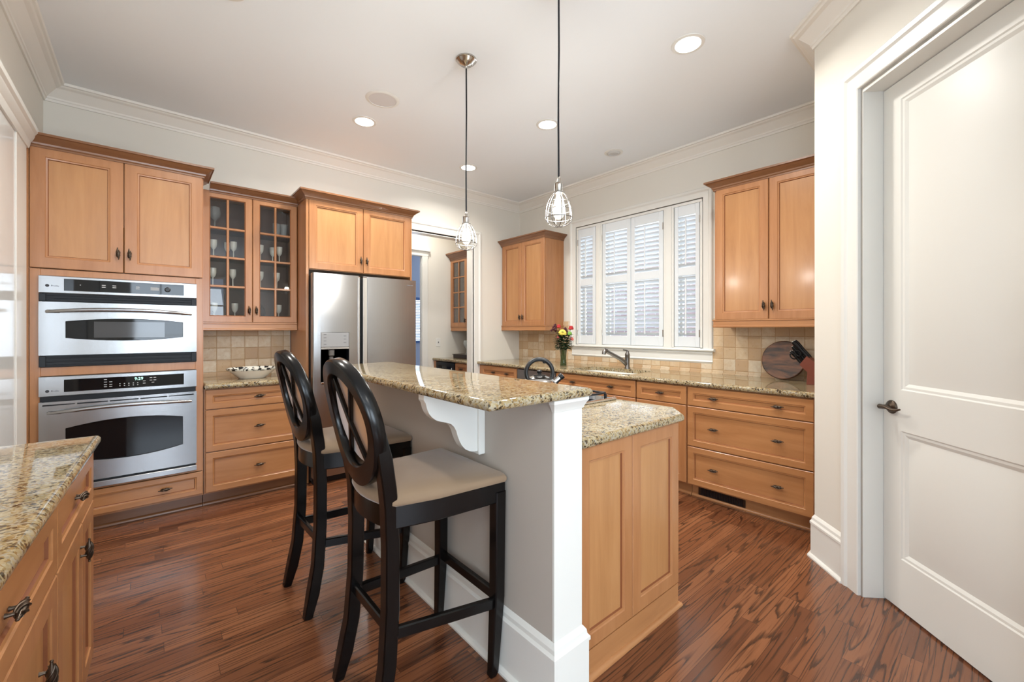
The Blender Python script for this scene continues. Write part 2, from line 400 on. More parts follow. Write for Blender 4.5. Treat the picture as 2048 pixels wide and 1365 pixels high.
WLOC = {}
def mesh(name, mb, mats, ang=32, off=Vector((0, 0, 0))):
    me = bpy.data.meshes.new(name)
    me.from_pydata([tuple(Vector(p) - off) for p in mb.v], [], mb.f)
    mats = mats if isinstance(mats, (list, tuple)) else [mats]
    for m in mats: me.materials.append(m)
    for p, k in zip(me.polygons, mb.m): p.material_index = k; p.use_smooth = True
    bm = bmesh.new(); bm.from_mesh(me); bmesh.ops.recalc_face_normals(bm, faces=bm.faces); bm.to_mesh(me); bm.free()
    me.set_sharp_from_angle(angle=R(ang)); return me
def link(name, me, parent=None, loc=(0, 0, 0)):
    o = bpy.data.objects.new(name, me); COL.objects.link(o); o.location = loc
    if parent: o.parent = parent
    WLOC[o] = Vector(loc) + (WLOC[parent] if parent else Vector((0, 0, 0)))
    return o
def thing(name, label, cat, loc=(0, 0, 0), group=None):
    o = link(name, None, None, loc); o['label'] = label; o['category'] = cat
    o.empty_display_size = .1
    if group: o['group'] = group
    return o
def part(name, mb, mats, parent, label=None, ang=32):
    o = link(name, mesh(name, mb, mats, ang, WLOC[parent]), parent)
    if label: o['label'] = label
    return o
def single(name, mb, mats, label, cat, loc=(0, 0, 0), group=None, ang=32, kind=None):
    o = link(name, mesh(name, mb, mats, ang, Vector(loc)), None, loc); o['label'] = label; o['category'] = cat
    if group: o['group'] = group
    if kind: o['kind'] = kind
    return o
def struct(name, mb, mats, ang=32, label=None, loc=(0, 0, 0), parent=None):
    if parent: return part(name, mb, mats, parent, label, ang)
    o = link(name, mesh(name, mb, mats, ang, Vector(loc)), None, loc); o['kind'] = 'structure'
    if label: o['label'] = label
    return o
def dup(o, parent=None, loc=None, rz=None, label=None, group=None):
    c = o.copy(); COL.objects.link(c)
    if parent: c.parent = parent
    if loc is not None: c.location = loc
    if rz is not None: c.rotation_euler = (0, 0, rz)
    if label: c['label'] = label
    if group: c['group'] = group
    for ch in list(o.children): dup(ch, c)
    return c
def textmesh(body, size, extr=.0004):
    cu = bpy.data.curves.new('lettering', 'FONT'); cu.body = body; cu.size = size; cu.extrude = extr; cu.align_x = 'CENTER'; cu.align_y = 'CENTER'
    t = bpy.data.objects.new('lettering', cu); COL.objects.link(t)
    me = bpy.data.meshes.new_from_object(t.evaluated_get(bpy.context.evaluated_depsgraph_get()))
    bpy.data.objects.remove(t); bpy.data.curves.remove(cu); return me
def lettering(name, body, size, p, u, v, mat, parent, sx=1.0):
    me = textmesh(body, size); me.materials.clear(); me.materials.append(mat)
    u, v = Vector(u), Vector(v); w = u.cross(v)
    m = Matrix((u * sx, v, w)).transposed()
    for q in me.vertices: q.co = m @ q.co
    return link(name, me, parent, Vector(p) - WLOC[parent])

# front frames: T(u, z, w) with w outwards
def FS(y0): return lambda u, v, w: (u, y0 - w, v)          # faces -Y
def FW(x0): return lambda u, v, w: (x0 - w, u, v)          # faces -X
def FE(x0): return lambda u, v, w: (x0 + w, u, v)          # faces +X

# ---- cabinet pulls
def pull_mesh():
    m = M(); L = .036
    pts = []; rad = []
    for k in range(13):
        t = k / 12; x = -L + 2 * L * t
        pts.append((x, .0035 * math.sin((t - .5) * math.pi * 1.0) * (1 if t > .5 else 1), .020)); rad.append(.0022 + .0068 * math.sin(math.pi * t) ** 1.3)
    m.tube(pts, rad, 10)
    for ph in range(4):
        q = []
        for k in range(15):
            t = .16 + .68 * k / 14; x = -L + 2 * L * t; a = ph * math.pi / 2 + t * 5.0; rr = .0030 + .0068 * math.sin(math.pi * t) ** 1.3
            q.append((x, rr * math.cos(a), .020 + rr * math.sin(a)))
        m.tube(q, .0021, 6)
    m.sph((-L, -.003, .020), .0036, 8, 6); m.sph((L, .003, .020), .0036, 8, 6)
    for x in (-.014, .014): m.lathe([(.0055, 0), (.004, .004), (.0033, .018)], (x, 0, 0), 10)
    return mesh('pull', m, BRONZE, 50)
PULL = pull_mesh()
def pull(parent, T, u, v, w, vertical=False):
    o = Vector(T(0, 0, 0)); eu = Vector(T(1, 0, 0)) - o; ev = Vector(T(0, 1, 0)) - o; ew = Vector(T(0, 0, 1)) - o
    a, b = (ev, -eu) if vertical else (eu, ev)
    if a.cross(b).dot(ew) < 0: b = -b
    k = link('handle', PULL, parent, Vector(T(u, v, w)) - WLOC[parent])
    k.rotation_mode = 'QUATERNION'; k.rotation_quaternion = Matrix((a, b, ew)).transposed().to_quaternion()
    return k
def panel(name, T, u0, u1, v0, v1, parent, stile=.058, th=.020, grain=None, label=None):
    if u1 < u0: u0, u1 = u1, u0
    m = M(T); g = grain or WV
    m.rects(u0, u1, v0, v1, [(0, 0), (0, th - .003), (.003, th), (stile - .002, th), (stile + .001, th - .004), (stile + .009, th - .006), (stile + .012, th - .013)], [0, 0, 0, 0, 0, 1], capmi=2)
    return part(name, m, [g, GLAZE_SHADE, WH if g is WH else WP], parent, label)
def drawer(T, u0, u1, v0, v1, parent, knobs=(.5,), stile=.045, name='drawer', kw=.012):
    d = panel(name, T, u0, u1, v0, v1, parent, stile, grain=WH)
    for k in knobs: pull(d, T, u0 + (u1 - u0) * k, (v0 + v1) / 2, kw - .003 if False else .009)
    return d
def door(T, u0, u1, v0, v1, parent, ku=None, kv=None, vertical=True, stile=.058):
    d = panel('door', T, u0, u1, v0, v1, parent, stile)
    if ku is not None: pull(d, T, ku, kv, .020, vertical)
    return d
CCROWN = [(-.012, -.022), (.006, -.022), (.006, -.012), (.012, -.006), (.014, .004), (.030, .018), (.046, .030), (.050, .036), (.060, .038), (.060, .052), (-.012, .052)]
LRAIL = [(-.014, 0), (-.001, 0), (.003, .004), (.003, .014), (0, .018), (0, .052), (.006, .056), (.006, .066), (-.014, .066)]

# ================================================================== STRUCTURE
CZ = 3.05; WB = 4.43; WR = 3.94
struct('floor', M().box(-4.2, 4.2, -4.2, 7.7, -.06, 0), FLOOR)
struct('ceiling', M().box(-4.2, 4.2, -4.2, 7.7, CZ, CZ + .08), CEILP)
m = M(); m.box(-.68, 2.1, WB, WB + .11, 0, CZ); m.box(2.1, 3.14, WB, WB + .11, 2.455, CZ); m.box(3.14, 4.06, WB, WB + .11, 0, CZ)
struct('wall_back', m, CREAM)
m = M(); m.box(WR, 4.06, .60, 1.86, 0, CZ); m.box(WR, 4.06, 3.39, WB, 0, CZ); m.box(WR, 4.06, 1.86, 3.39, 0, 1.14); m.box(WR, 4.06, 1.86, 3.39, 2.54, CZ)
struct('wall_right', m, CREAM)
struct('wall_left', M().box(-.68, -.56, .3, WB, 0, CZ), CREAM)
# pantry corner wall: P(t, out, z), t along the diagonal from its far corner
q7 = math.sqrt(.5); PX, PY = 2.927, .727
def DG(t, z, w): return (PX - q7 * t - q7 * w, PY - q7 * t + q7 * w, z)
m = M(DG); m.box(0, .372, 0, CZ, -.12, 0); m.box(.372, 1.15, 2.49, CZ, -.12, 0); m.box(1.15, 1.6, 0, CZ, -.12, 0)
struct('wall_pantry', m, CREAM)
struct('wall_pantry_return', M().box(PX + .005, WR, PY - .11, PY, 0, CZ), CREAM)
struct('wall_side', M().box(1.796, 1.92, -4.0, -.404, 0, CZ), CREAM)
m = M(); m.box(-4.12, -2.75, -4.12, -4, 0, CZ); m.box(-1.05, -.25, -4.12, -4, 0, CZ); m.box(1.45, 1.92, -4.12, -4, 0, CZ)
m.box(-2.75, -1.05, -4.12, -4, 0, .5); m.box(-.25, 1.45, -4.12, -4, 0, .5); m.box(-2.75, -1.05, -4.12, -4, 2.6, CZ); m.box(-.25, 1.45, -4.12, -4, 2.6, CZ)
struct('wall_rear', m, CREAM)
m = M(); m.box(-4.12, -4, -4, -3.15, 0, CZ); m.box(-4.12, -4, -.85, .42, 0, CZ); m.box(-4.12, -4, -3.15, -.85, 0, .5); m.box(-4.12, -4, -3.15, -.85, 2.6, CZ)
struct('wall_rear_left', m, CREAM)
struct('wall_sitting', M().box(-4, -.56, .3, .42, 0, CZ), CREAM)
def gridwin(name, T, u0, u1, v0, v1, nu, nv):
    m = M(T); m.rects(u0, u1, v0, v1, [(0, -.04), (0, .02), (.06, .02), (.06, -.04)], cap=False, back=False)
    for k in range(1, nu): u = u0 + (u1 - u0) * k / nu; m.box(u - .018, u + .018, v0 + .05, v1 - .05, -.02, .01)
    for k in range(1, nv): v = v0 + (v1 - v0) * k / nv; m.box(u0 + .05, u1 - .05, v - .018, v + .018, -.019, .011)
    return struct(name, m, TRIM)
gridwin('window_2', lambda u, v, w: (u, -4.0 + w, v), -2.75, -1.05, .5, 2.6, 2, 3)
gridwin('window_3', lambda u, v, w: (u, -4.0 + w, v), -.25, 1.45, .5, 2.6, 2, 3)
gridwin('window_4', lambda u, v, w: (-4.0 + w, u, v), -3.15, -.85, .5, 2.6, 3, 3)
# room crown moulding and casing
RC = [(0, -.115), (.010, -.115), (.014, -.100), (.020, -.096), (.022, -.084), (.046, -.060), (.072, -.034), (.092, -.026), (.100, -.018), (.112, -.016), (.116, 0), (0, 0)]
struct('trim_1', M().sweep([(o, CZ + h) for o, h in RC], [(-.56, .45), (-.56, WB), (WR, WB), (WR, PY), (PX, PY), (1.82, PY - (PX - 1.82)), ]), CROWNP, 20, 'white crown moulding around the ceiling')
CAS = [(0, 0), (.012, 0), (.012, .014), (.016, .017), (.080, .017), (.086, .021), (.092, .026), (.112, .028), (.120, .022), (.120, 0)]   # from inside edge outwards
def casing(name, T, pts, prof=CAS): return struct(name, M().sweep([(o, h) for o, h in prof], pts, P=T), TRIM, 20)
casing('trim_2', FS(WB), [(3.14, 0), (3.14, 2.45), (2.1, 2.45)])
struct('trim_3', M().box(3.125, 3.14, WB, WB + .11, 0, 2.455).box(2.1, 3.14, WB, WB + .11, 2.44, 2.455), TRIM)
# left cased doorway beside the oven cabinet, glossy white door
m = M(FE(-.56)); m.box(3.535, 3.79, 0, 2.42, 0, .014, .003)
struct('trim_4', m, TRIM)
m = M(); m.sweep([(0, 2.40), (.020, 2.40), (.024, 2.415), (.028, 2.44), (.046, 2.465), (.050, 2.475), (.062, 2.485), (.062, 2.515), (0, 2.515)], [(-.56, 2.4), (-.56, 3.815)])
struct('trim_5', m, TRIM, 20)
d2 = thing('door_2', 'glossy white door in the cased doorway left of the ovens', 'door', (-.55, 2.9, 0)); d2['kind'] = 'structure'
m = M(FE(-.559)); m.box(2.55, 3.53, .01, 2.40, 0, .008, .002)
part('door_leaf', m, DOORG, d2)
# pantry baseboard, casing, jamb and door
BASE = [(0, 0), (.034, 0), (.034, .008), (.028, .016), (.018, .020), (.018, .188), (.022, .192), (.022, .204), (.014, .214), (.012, .228), (.004, .240), (0, .244)]
def pathD(t): return (PX - q7 * t, PY - q7 * t)
struct('baseboard_right', M().sweep(BASE, [(3.2, PY), (PX, PY), pathD(.262)]), TRIM, 20)
struct('trim_6', M().sweep([(o, h) for o, h in CAS], [(.372, 0), (.372, 2.49), (1.15, 2.49), (1.15, 0)][::-1], P=lambda a, b, h: DG(a, b, h)) if False else M().sweep([(-o, h) for o, h in CAS], [(.372, 0), (.372, 2.49), (1.15, 2.49), (1.15, 0)], P=lambda a, b, h: DG(a, b, h)), TRIM, 20)
m = M(DG); m.box(.360, .374, 0, 2.488, -.118, -.001); m.box(.372, 1.15, 2.478, 2.492, -.118, -.001); m.box(1.148, 1.16, 0, 2.488, -.118, -.001)
m.box(.374, .386, 0, 2.478, -.118, -.106)
struct('trim_7', m, TRIM)
d1 = thing('door_1', 'white two-panel pantry door with dark lever handle', 'door', DG(.76, 0, -.1)); d1['kind'] = 'structure'
DD = lambda t, z, w: DG(t, z, w - .135)
m = M(DD); TH = .040
t0, t1 = .376, 1.146
def dpanel(u0, u1, v0, v1): m.rects(u0, u1, v0, v1, [(0, TH), (.006, TH - .004), (.016, TH - .005), (.030, TH - .012), (.060, TH - .006), (.066, TH - .004)], capmi=0, back=False)
us = [t0, .475, 1.047, t1]; vsz = [.010, .245, .842, 1.032, 2.387, 2.474]
for i in range(3):
    for j in range(5):
        if i == 1 and j in (1, 3): dpanel(us[i], us[i + 1], vsz[j], vsz[j + 1])
        else: m.add([(us[i], vsz[j], TH), (us[i + 1], vsz[j], TH), (us[i + 1], vsz[j + 1], TH), (us[i], vsz[j + 1], TH)], [(0, 1, 2, 3)])
m.rects(t0, t1, vsz[0], vsz[-1], [(0, 0), (0, TH)], cap=False)
part('door_leaf', m, DOORP, d1, ang=20)
h = M(DD); kc = (.425, .945)
h.lathe([(.032, TH), (.032, TH + .004), (.027, TH + .009), (.018, TH + .012), (.011, TH + .016), (.011, TH + .045)], (kc[0], kc[1], 0), 28, axis=(0, 0, 1))
h.tube([(kc[0] + .008, kc[1], TH + .048), (kc[0] - .006, kc[1] + .001, TH + .050), (kc[0] + .03, kc[1] + .004, TH + .052), (kc[0] + .06, kc[1] - .004, TH + .050), (kc[0] + .085, kc[1] - .002, TH + .046), (kc[0] + .10, kc[1] + .004, TH + .044)], [(.010, .010), (.012, .012), (.008, .011), (.007, .010), (.006, .008), (.004, .005)], 12)
part('lever_handle', h, BRONZE, d1, 'dark bronze lever handle', 50)

# ================================================================== KITCHEN WINDOW
win = thing('window_1', 'white cased kitchen window above the sink', 'window', (3.94, 2.62, 1.13)); win['kind'] = 'structure'
TW = FW(WR)
m = M(TW)
WCAS = [(0, 0), (.010, 0), (.012, .014), (.060, .016), (.068, .020), (.074, .026), (.092, .028), (.100, .020), (.100, 0)]
m.sweep([(-o, h) for o, h in WCAS], [(3.39, 1.14), (3.39, 2.54), (1.86, 2.54), (1.86, 1.14)][::-1], P=TW and (lambda a, b, h: (a, b, h)))
part('window_casing', m, TRIM, win, ang=20)
m = M(); m.sweep([(0, 1.112), (.030, 1.112), (.048, 1.118), (.052, 1.125), (.048, 1.136), (.040, 1.140), (0, 1.140)], [(WR, 3.50), (WR, 1.735)], P=None)
m.sweep([(0, 1.112), (.018, 1.112), (.026, 1.095), (.018, 1.085), (.016, 1.030), (.024, 1.018), (.014, 1.004), (.010, 1.0), (0, 1.0)], [(WR, 3.455), (WR, 1.758)])
part('window_sill', m, TRIM, win, ang=20)
m = M(TW)
for a, b in ((3.012, 3.10), (2.14, 2.25)): m.box(a, b, 1.14, 2.54, -.115, .012, .004); m.box(a + .02, b - .02, 1.14, 2.53, .010, .020, .003)
for a, b in ((3.37, 3.392), (1.858, 1.88)): m.box(a, b, 1.14, 2.54, -.118, .004)
m.box(1.86, 3.39, 2.517, 2.542, -.118, .010); m.box(1.86, 3.39, 1.138, 1.146, -.118, .004)
part('window_frame', m, TRIM, win)
m = M(TW)
for a, b in ((3.10, 3.37), (2.25, 3.012), (1.88, 2.14)):
    m.rects(a, b, 1.146, 2.518, [(0, -.110), (0, -.085), (.04, -.085), (.04, -.110)], cap=False, back=False); m.box(a + .03, b - .03, 1.80, 1.84, -.108, -.087)
part('sash', m, TRIM, win)
m = M(TW)
for a, b in ((3.10, 3.37), (2.25, 3.012), (1.88, 2.14)): m.box(a + .038, b - .038, 1.18, 2.48, -.100, -.096)
part('pane', m, PANE, win)
SHG = 'plantation shutters on the kitchen window'
def shutter(u0, u1, stile, label, hinge):
    o = thing('plantation_shutter', label, 'shutter', (WR, (u0 + u1) / 2, 1.15), SHG)
    m = M(TW); z0, z1 = 1.150, 2.516; w0, w1 = -.032, .008
    m.box(u0, u0 + stile, z0, z1, w0, w1, .003); m.box(u1 - stile, u1, z0, z1, w0, w1, .003)
    for a, b in ((z0, 1.250), (1.837, 1.918), (2.415, z1)): m.box(u0 + stile - .002, u1 - stile + .002, a, b, w0 + .001, w1 - .001, .003)
    part('frame', m, SHUT, o)
    for za, zb, n, rz in ((1.250, 1.837, 13, .0), (1.918, 2.415, 11, .0)):
        m = M(TW); pitch = (zb - za) / n; a = R(30)
        for k in range(n):
            zc = za + pitch * (k + .5); c, s_ = math.cos(a) * .029, math.sin(a) * .029
            # elliptical slat, tilted
            ring = []
            for t in range(10):
                q = 2 * math.pi * t / 10; x, y = .029 * math.cos(q), .0045 * math.sin(q)
                ring.append((-.012 + x * math.cos(a) - y * math.sin(a), zc + x * math.sin(a) + y * math.cos(a)))
            m.loft([[(u, z, w) for w, z in ring] for u in (u0 + stile, u1 - stile)])
        part('louvers', m, SHUT, o)
        uc = (u0 + u1) / 2 + (.01 if u1 - u0 > .3 else 0)
        part('tilt_rod', M(TW).box(uc - .007, uc + .007, za + .02, zb - .03, .020, .030, .002), SHUT, o)
    uh = u0 if hinge < 0 else u1
    for zc in (1.28, 2.36): part('hinge', M(TW).box(uh - .004, uh + .004, zc - .035, zc + .035, .006, .013, .001), NICKEL, o)
    return o
shutter(3.108, 3.366, .040, 'narrow white louvered shutter panel beside the small wall cabinet', 1)
shutter(2.634, 3.006, .046, 'wide white louvered shutter panel, middle of window, on the small wall cabinet side', 1)
shutter(2.256, 2.628, .046, 'wide white louvered shutter panel directly behind the faucet handle', -1)
shutter(1.884, 2.134, .040, 'narrow white louvered shutter panel beside the large wall cabinet', -1)
single('neighbour_house', M().box(7.4, 7.7, -3, 9, -1, 4.6), BRICK, 'pinkish brick house wall outside the kitchen window', 'house', (7.5, 3, -1))
struct('ground', M().box(4.3, 12, -6, 10, -1.1, -1.0), plain('outside_ground', lin((150, 150, 135)), .9))

# ================================================================== OVEN WALL
# tall oven cabinet
oc = thing('oven_cabinet', 'tall maple cabinet housing two built-in wall ovens', 'cabinet', (-.125, 4.14, 0))
YF = 3.85; T = FS(YF); X0, X1 = -.555, .310
m = M(); m.box(X0, X0 + .02, YF, WB - .005, .10, 2.44); m.box(X1 - .02, X1, YF, WB - .005, .10, 2.44); m.box(X0 + .02, X1 - .02, WB - .02, WB - .005, .10, 2.44)
m.box(X0, X1, YF + .001, WB - .005, 2.42, 2.44); m.box(X0, X1, YF + .001, WB - .005, .10, .115); m.box(X0 + .02, X1 - .02, YF + .03, WB - .02, 1.68, 1.695); m.box(X0 + .02, X1 - .02, YF + .03, WB - .02, 1.045, 1.06)
m.box(X0, -.544, YF - .016, YF, .10, 2.44); m.box(X0, X1, YF - .004, YF, 2.435, 2.44); m.box(X0 + .02, X1 - .02, YF + .004, YF + .02, 2.0, 2.43); m.box(X0 + .02, X1 - .02, YF + .004, YF + .02, .116, .28)
part('body', m, WV, oc)
m = M(T)
for a, b, c, d in ((-.541, -.496, .285, 1.686), (.262, .304, .285, 1.686), (-.496, .262, 1.640, 1.686), (-.496, .262, 1.028, 1.082), (-.496, .262, .285, .296)): m.box(a, b, c, d, 0, .018, .0015)
part('front_panel', m, WV, oc)
door(T, -.541, -.1225, 1.692, 2.436, oc, -.148, 1.815, stile=.066)
door(T, -.1185, .304, 1.692, 2.436, oc, -.092, 1.815, stile=.066)
drawer(T, -.541, .304, .116, .279, oc, (.75,), stile=.036)
m = M(); m.sweep([(o, 2.444 + h) for o, h in CCROWN], [(X0, YF - .02), (X1, YF - .02), (X1, 4.16)])
part('crown_moulding', m, WSHADE, oc, ang=20)
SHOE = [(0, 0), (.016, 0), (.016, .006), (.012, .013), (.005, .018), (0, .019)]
m = M(); m.box(X0, X1, 3.925, 3.94, 0, .10); m.sweep(SHOE, [(X0, 3.925), (X1, 3.925)]); part('toe_kick', m, WSHADE, oc)

def bow(u, u0, u1, amp):  # bowed edge
    t = (u - u0) / (u1 - u0); return amp * 4 * t * (1 - t)
def handle_bar(T, u0, u1, v, w, parent, rise=.018):
    m = M(T); pts = []; rr = []
    for k in range(25):
        t = k / 24; u = u0 + (u1 - u0) * t; e = 4 * t * (1 - t)
        pts.append((u, v + rise * e, w - .006 + .040 * min(1, e * 1.7))); rr.append((.009 + .004 * e, .011 + .002 * e))
    m.tube(pts, rr, 12)
    for s_ in (0, 1):
        u = (u0 + .03, u1 - .03)[s_]; m.box(u - .03, u + .03, v - .008, v + .012, w - .012, w + .006, .004)
    return part('handle', m, STEEL, parent, 'brushed steel bar handle', 50)
def bowpoly(u0, u1, v0, v1, amp, n=16):
    p = [(u0 + (u1 - u0) * k / n, v0 - bow(u0 + (u1 - u0) * k / n, u0, u1, amp)) for k in range(n + 1)]
    p += [(u1 + (u0 - u1) * k / n, v1 + bow(u1 + (u0 - u1) * k / n, u0, u1, amp)) for k in range(n + 1)]
    return p
def bowpanel(T, u0, u1, v0, v1, w0, w1, hole, mat, parent, name, amp=0.014):
    """steel door plate bulging forward towards its middle, with a bowed window hole"""
    m = M(T); n = 20
    bw = lambda u: bow(u, u0, u1, .010)
    a0, a1, b0, b1, am = hole
    top = [];
    us_ = sorted(set([u0 + (u1 - u0) * k / n for k in range(n + 1)] + [a0, a1]))
    def quad(p, q, r_, s_): m.add([p, q, r_, s_], [(0, 1, 2, 3)])
    for k in range(len(us_) - 1):
        ua, ub = us_[k], us_[k + 1]; inside = ua >= a0 - 1e-6 and ub <= a1 + 1e-6
        if inside:
            la, lb = b0 - bow(ua, a0, a1, am), b0 - bow(ub, a0, a1, am); ta, tb = b1 + bow(ua, a0, a1, am), b1 + bow(ub, a0, a1, am)
            quad((ua, v0, w1 + bw(ua)), (ub, v0, w1 + bw(ub)), (ub, lb, w1 + bw(ub)), (ua, la, w1 + bw(ua)))
            quad((ua, ta, w1 + bw(ua)), (ub, tb, w1 + bw(ub)), (ub, v1, w1 + bw(ub)), (ua, v1, w1 + bw(ua)))
            quad((ua, la, w1 + bw(ua)), (ub, lb, w1 + bw(ub)), (ub, lb + .004, w1 - .006), (ua, la + .004, w1 - .006))
            quad((ua, ta, w1 + bw(ua)), (ub, tb, w1 + bw(ub)), (ub, tb - .004, w1 - .006), (ua, ta - .004, w1 - .006))
        else: quad((ua, v0, w1 + bw(ua)), (ub, v0, w1 + bw(ub)), (ub, v1, w1 + bw(ub)), (ua, v1, w1 + bw(ua)))
        quad((ua, v0, w0), (ub, v0, w0), (ub, v0, w1 + bw(ub)), (ua, v0, w1 + bw(ua))); quad((ua, v1, w0), (ub, v1, w0), (ub, v1, w1 + bw(ub)), (ua, v1, w1 + bw(ua)))
    for u in (u0, u1): quad((u, v0, w0), (u, v1, w0), (u, v1, w1), (u, v0, w1))
    for u in (a0, a1): quad((u, b0, w1 + bw(u)), (u, b1, w1 + bw(u)), (u, b1, w1 - .006), (u, b0, w1 - .006))
    return part(name, m, mat, parent, ang=40)
def strip_panel(T, u0, u1, v0, v1, w0, w1, amp, mat, parent, name, b=.004, span=None):
    m = M(T); n = 14; rings = []; sp = span or (u0, u1)
    for k in range(n + 1):
        u = u0 + (u1 - u0) * k / n; w = w1 + bow(u, sp[0], sp[1], amp)
        rings.append([(u, v0, w0), (u, v0, w - b), (u, v0 + b, w), (u, v1 - b, w), (u, v1, w - b), (u, v1, w0)])
    m.loft(rings); return part(name, m, mat, parent, ang=40)
TO = FS(3.832)
def badge(parent, u, v, w):
    m = M(TO); m.lathe([(.0085, w), (.0085, w + .0015)], (u, v, 0), 18, axis=(0, 0, 1)); o = part('badge', m, PRINTD, parent)
    lettering('lettering', 'Profile', .013, TO(u + .033, v - .001, w + .001), (1, 0, 0), (0, 0, 1), PRINTD, parent)
# upper speed oven
uo = thing('built_in_oven', 'upper stainless speed oven with black vent grilles', 'oven', (-.118, 3.83, 1.083), 'stainless built-in wall ovens')
U0, U1 = -.502, .268
part('oven_case', M().box(-.490, .256, 3.836, 4.30, 1.090, 1.636), BLACKP, uo)
strip_panel(TO, U0, U1, 1.538, 1.646, -.004, .014, .010, STEEL, uo, 'control_panel')
strip_panel(TO, -.395, .195, 1.556, 1.630, .005, .0160, .010, BLACKGL, uo, 'display', b=.001, span=(U0, U1))
def vent(v0, v1, parent):
    m = M(TO); m.box(U0, U1, v0, v1, -.004, .008)
    for k in range(3): z = v0 + (v1 - v0) * (k + .5) / 3; m.box(U0 + .03, U1 - .03, z - .006, z + .003, .006, .013, .002)
    m.box(U0, U0 + .03, v0, v1, .006, .013, .002); m.box(U1 - .03, U1, v0, v1, .006, .013, .002)
    part('vent_grille', m, BLACKP, parent)
vent(1.488, 1.536, uo); vent(1.084, 1.152, uo)
du = bowpanel(TO, U0, U1, 1.156, 1.485, -.002, .018, (-.388, .190, 1.262, 1.366, .020), STEEL, uo, 'oven_door')
m = M(TO); m.prism(bowpoly(-.386, .188, 1.264, 1.364, .020), .002, .016); part('door_window', m, BLACKGL, du)
m = M(TO); m.box(-.262, .090, 1.262, 1.366, .0165, .0172, .0003); part('inner_window', m, plain('inner_oven_glass', (.05, .05, .055), .06), du)
handle_bar(TO, -.470, .238, 1.424, .026, du)
badge(uo, -.466, 1.584, .0165)
for u in (-.225, -.175, -.06):
    for z in (1.586, 1.598): part('button', M(TO).box(u, u + .018, z, z + .0045, .024, .0264), PRINT, uo)
part('button', M(TO).box(-.325, -.285, 1.593, 1.598, .0205, .0232), PRINT, uo)
part('knob', M(TO).lathe([(.017, .024), (.016, .034), (.012, .038)], (.105, 1.592, 0), 20, axis=(0, 0, 1)), BLACKK, uo)
m = M(TO); m.box(.015, .060, 1.582, 1.604, .0262, .0268); part('lcd', m, GREYPL, uo)
# lower oven
lo = thing('built_in_oven', 'lower stainless wall oven with lit digital clock', 'oven', (-.118, 3.83, .296), 'stainless built-in wall ovens')
part('oven_case', M().box(-.490, .256, 3.836, 4.34, .300, 1.020), BLACKP, lo)
strip_panel(TO, U0, U1, .902, 1.026, -.004, .014, .010, STEEL, lo, 'control_panel')
strip_panel(TO, -.395, .195, .926, 1.003, .005, .0160, .010, BLACKGL, lo, 'display', b=.001, span=(U0, U1))
part('gap', M(TO).box(U0 + .004, U1 - .004, .872, .902, -.003, .006), BLACKP, lo)
dl = bowpanel(TO, U0, U1, .352, .870, -.002, .018, (-.388, .190, .502, .700, .034), STEEL, lo, 'oven_door')
m = M(TO); m.prism(bowpoly(-.386, .188, .504, .698, .034), .002, .016); part('door_window', m, BLACKGL, dl)
m = M(TO)
for k in range(5): u = U0 + .016 + k * .149; w = .019 + bow(u + .07, U0, U1, .010); m.box(u, u + .142, .846, .854, w - .006, w + .0015, .002)
part('vent_slots', m, BLACKP, dl)
handle_bar(TO, -.464, .236, .802, .026, dl)
strip_panel(TO, U0, U1, .297, .336, -.004, .014, .010, STEEL, lo, 'bottom_trim')
part('gap', M(TO).box(U0 + .004, U1 - .004, .334, .354, -.003, .005), BLACKP, lo)
badge(lo, -.466, .936, .0165)
lettering('clock', '9:29', .026, TO(-.045, .984, .0268), (1, 0, 0), (0, 0, 1), DIGIT, lo)
def key(u, v, w_, h): part('button', M(TO).box(u, u + w_, v, v + h, .022, .0266), PRINT, lo)
for i in range(5):
    for j in range(2): key(-.142 + i * .022, .942 + j * .013, .006, .005)
for (u, v) in ((-.215, .988), (-.215, .972), (-.19, .972), (-.215, .955), (-.19, .955), (-.215, .942), (-.19, .942), (-.025, .95), (-.025, .965), (.01, .985), (.03, .985), (.01, .968), (.03, .968), (.02, .953)): key(u, v, .014, .004)

# drawer base below the glass cabinet
XL, XR = .314, 1.021
bd = thing('drawer_base', 'maple base cabinet of three drawers between ovens and refrigerator', 'cabinet', (.667, 4.14, 0))
m = M(); m.box(XL, XR, YF, WB - .005, .10, .874); part('body', m, WV, bd)
T = FS(YF)
drawer(T, XL + .008, XR - .004, .725, .868, bd); drawer(T, XL + .008, XR - .004, .411, .718, bd); drawer(T, XL + .008, XR - .004, .112, .404, bd)
m = M(); m.box(XL, XR, 3.925, 3.94, 0, .10); m.sweep(SHOE, [(XL, 3.925), (XR, 3.925)]); part('toe_kick', m, WSHADE, bd)
single('worktop', M().slab([(XL, 3.80), (XR, 3.80), (XR, WB - .002), (XL, WB - .002)], .876, .914, .016), GRAN, 'short gold granite worktop under the glass-front cabinet', 'worktop', (.667, 4.1, .876))
m = M(); m.box(XL, XR, WB - .014, WB, .914, 1.40); struct('backsplash', m, TILE, label='tumbled beige tile behind the patterned bowl')
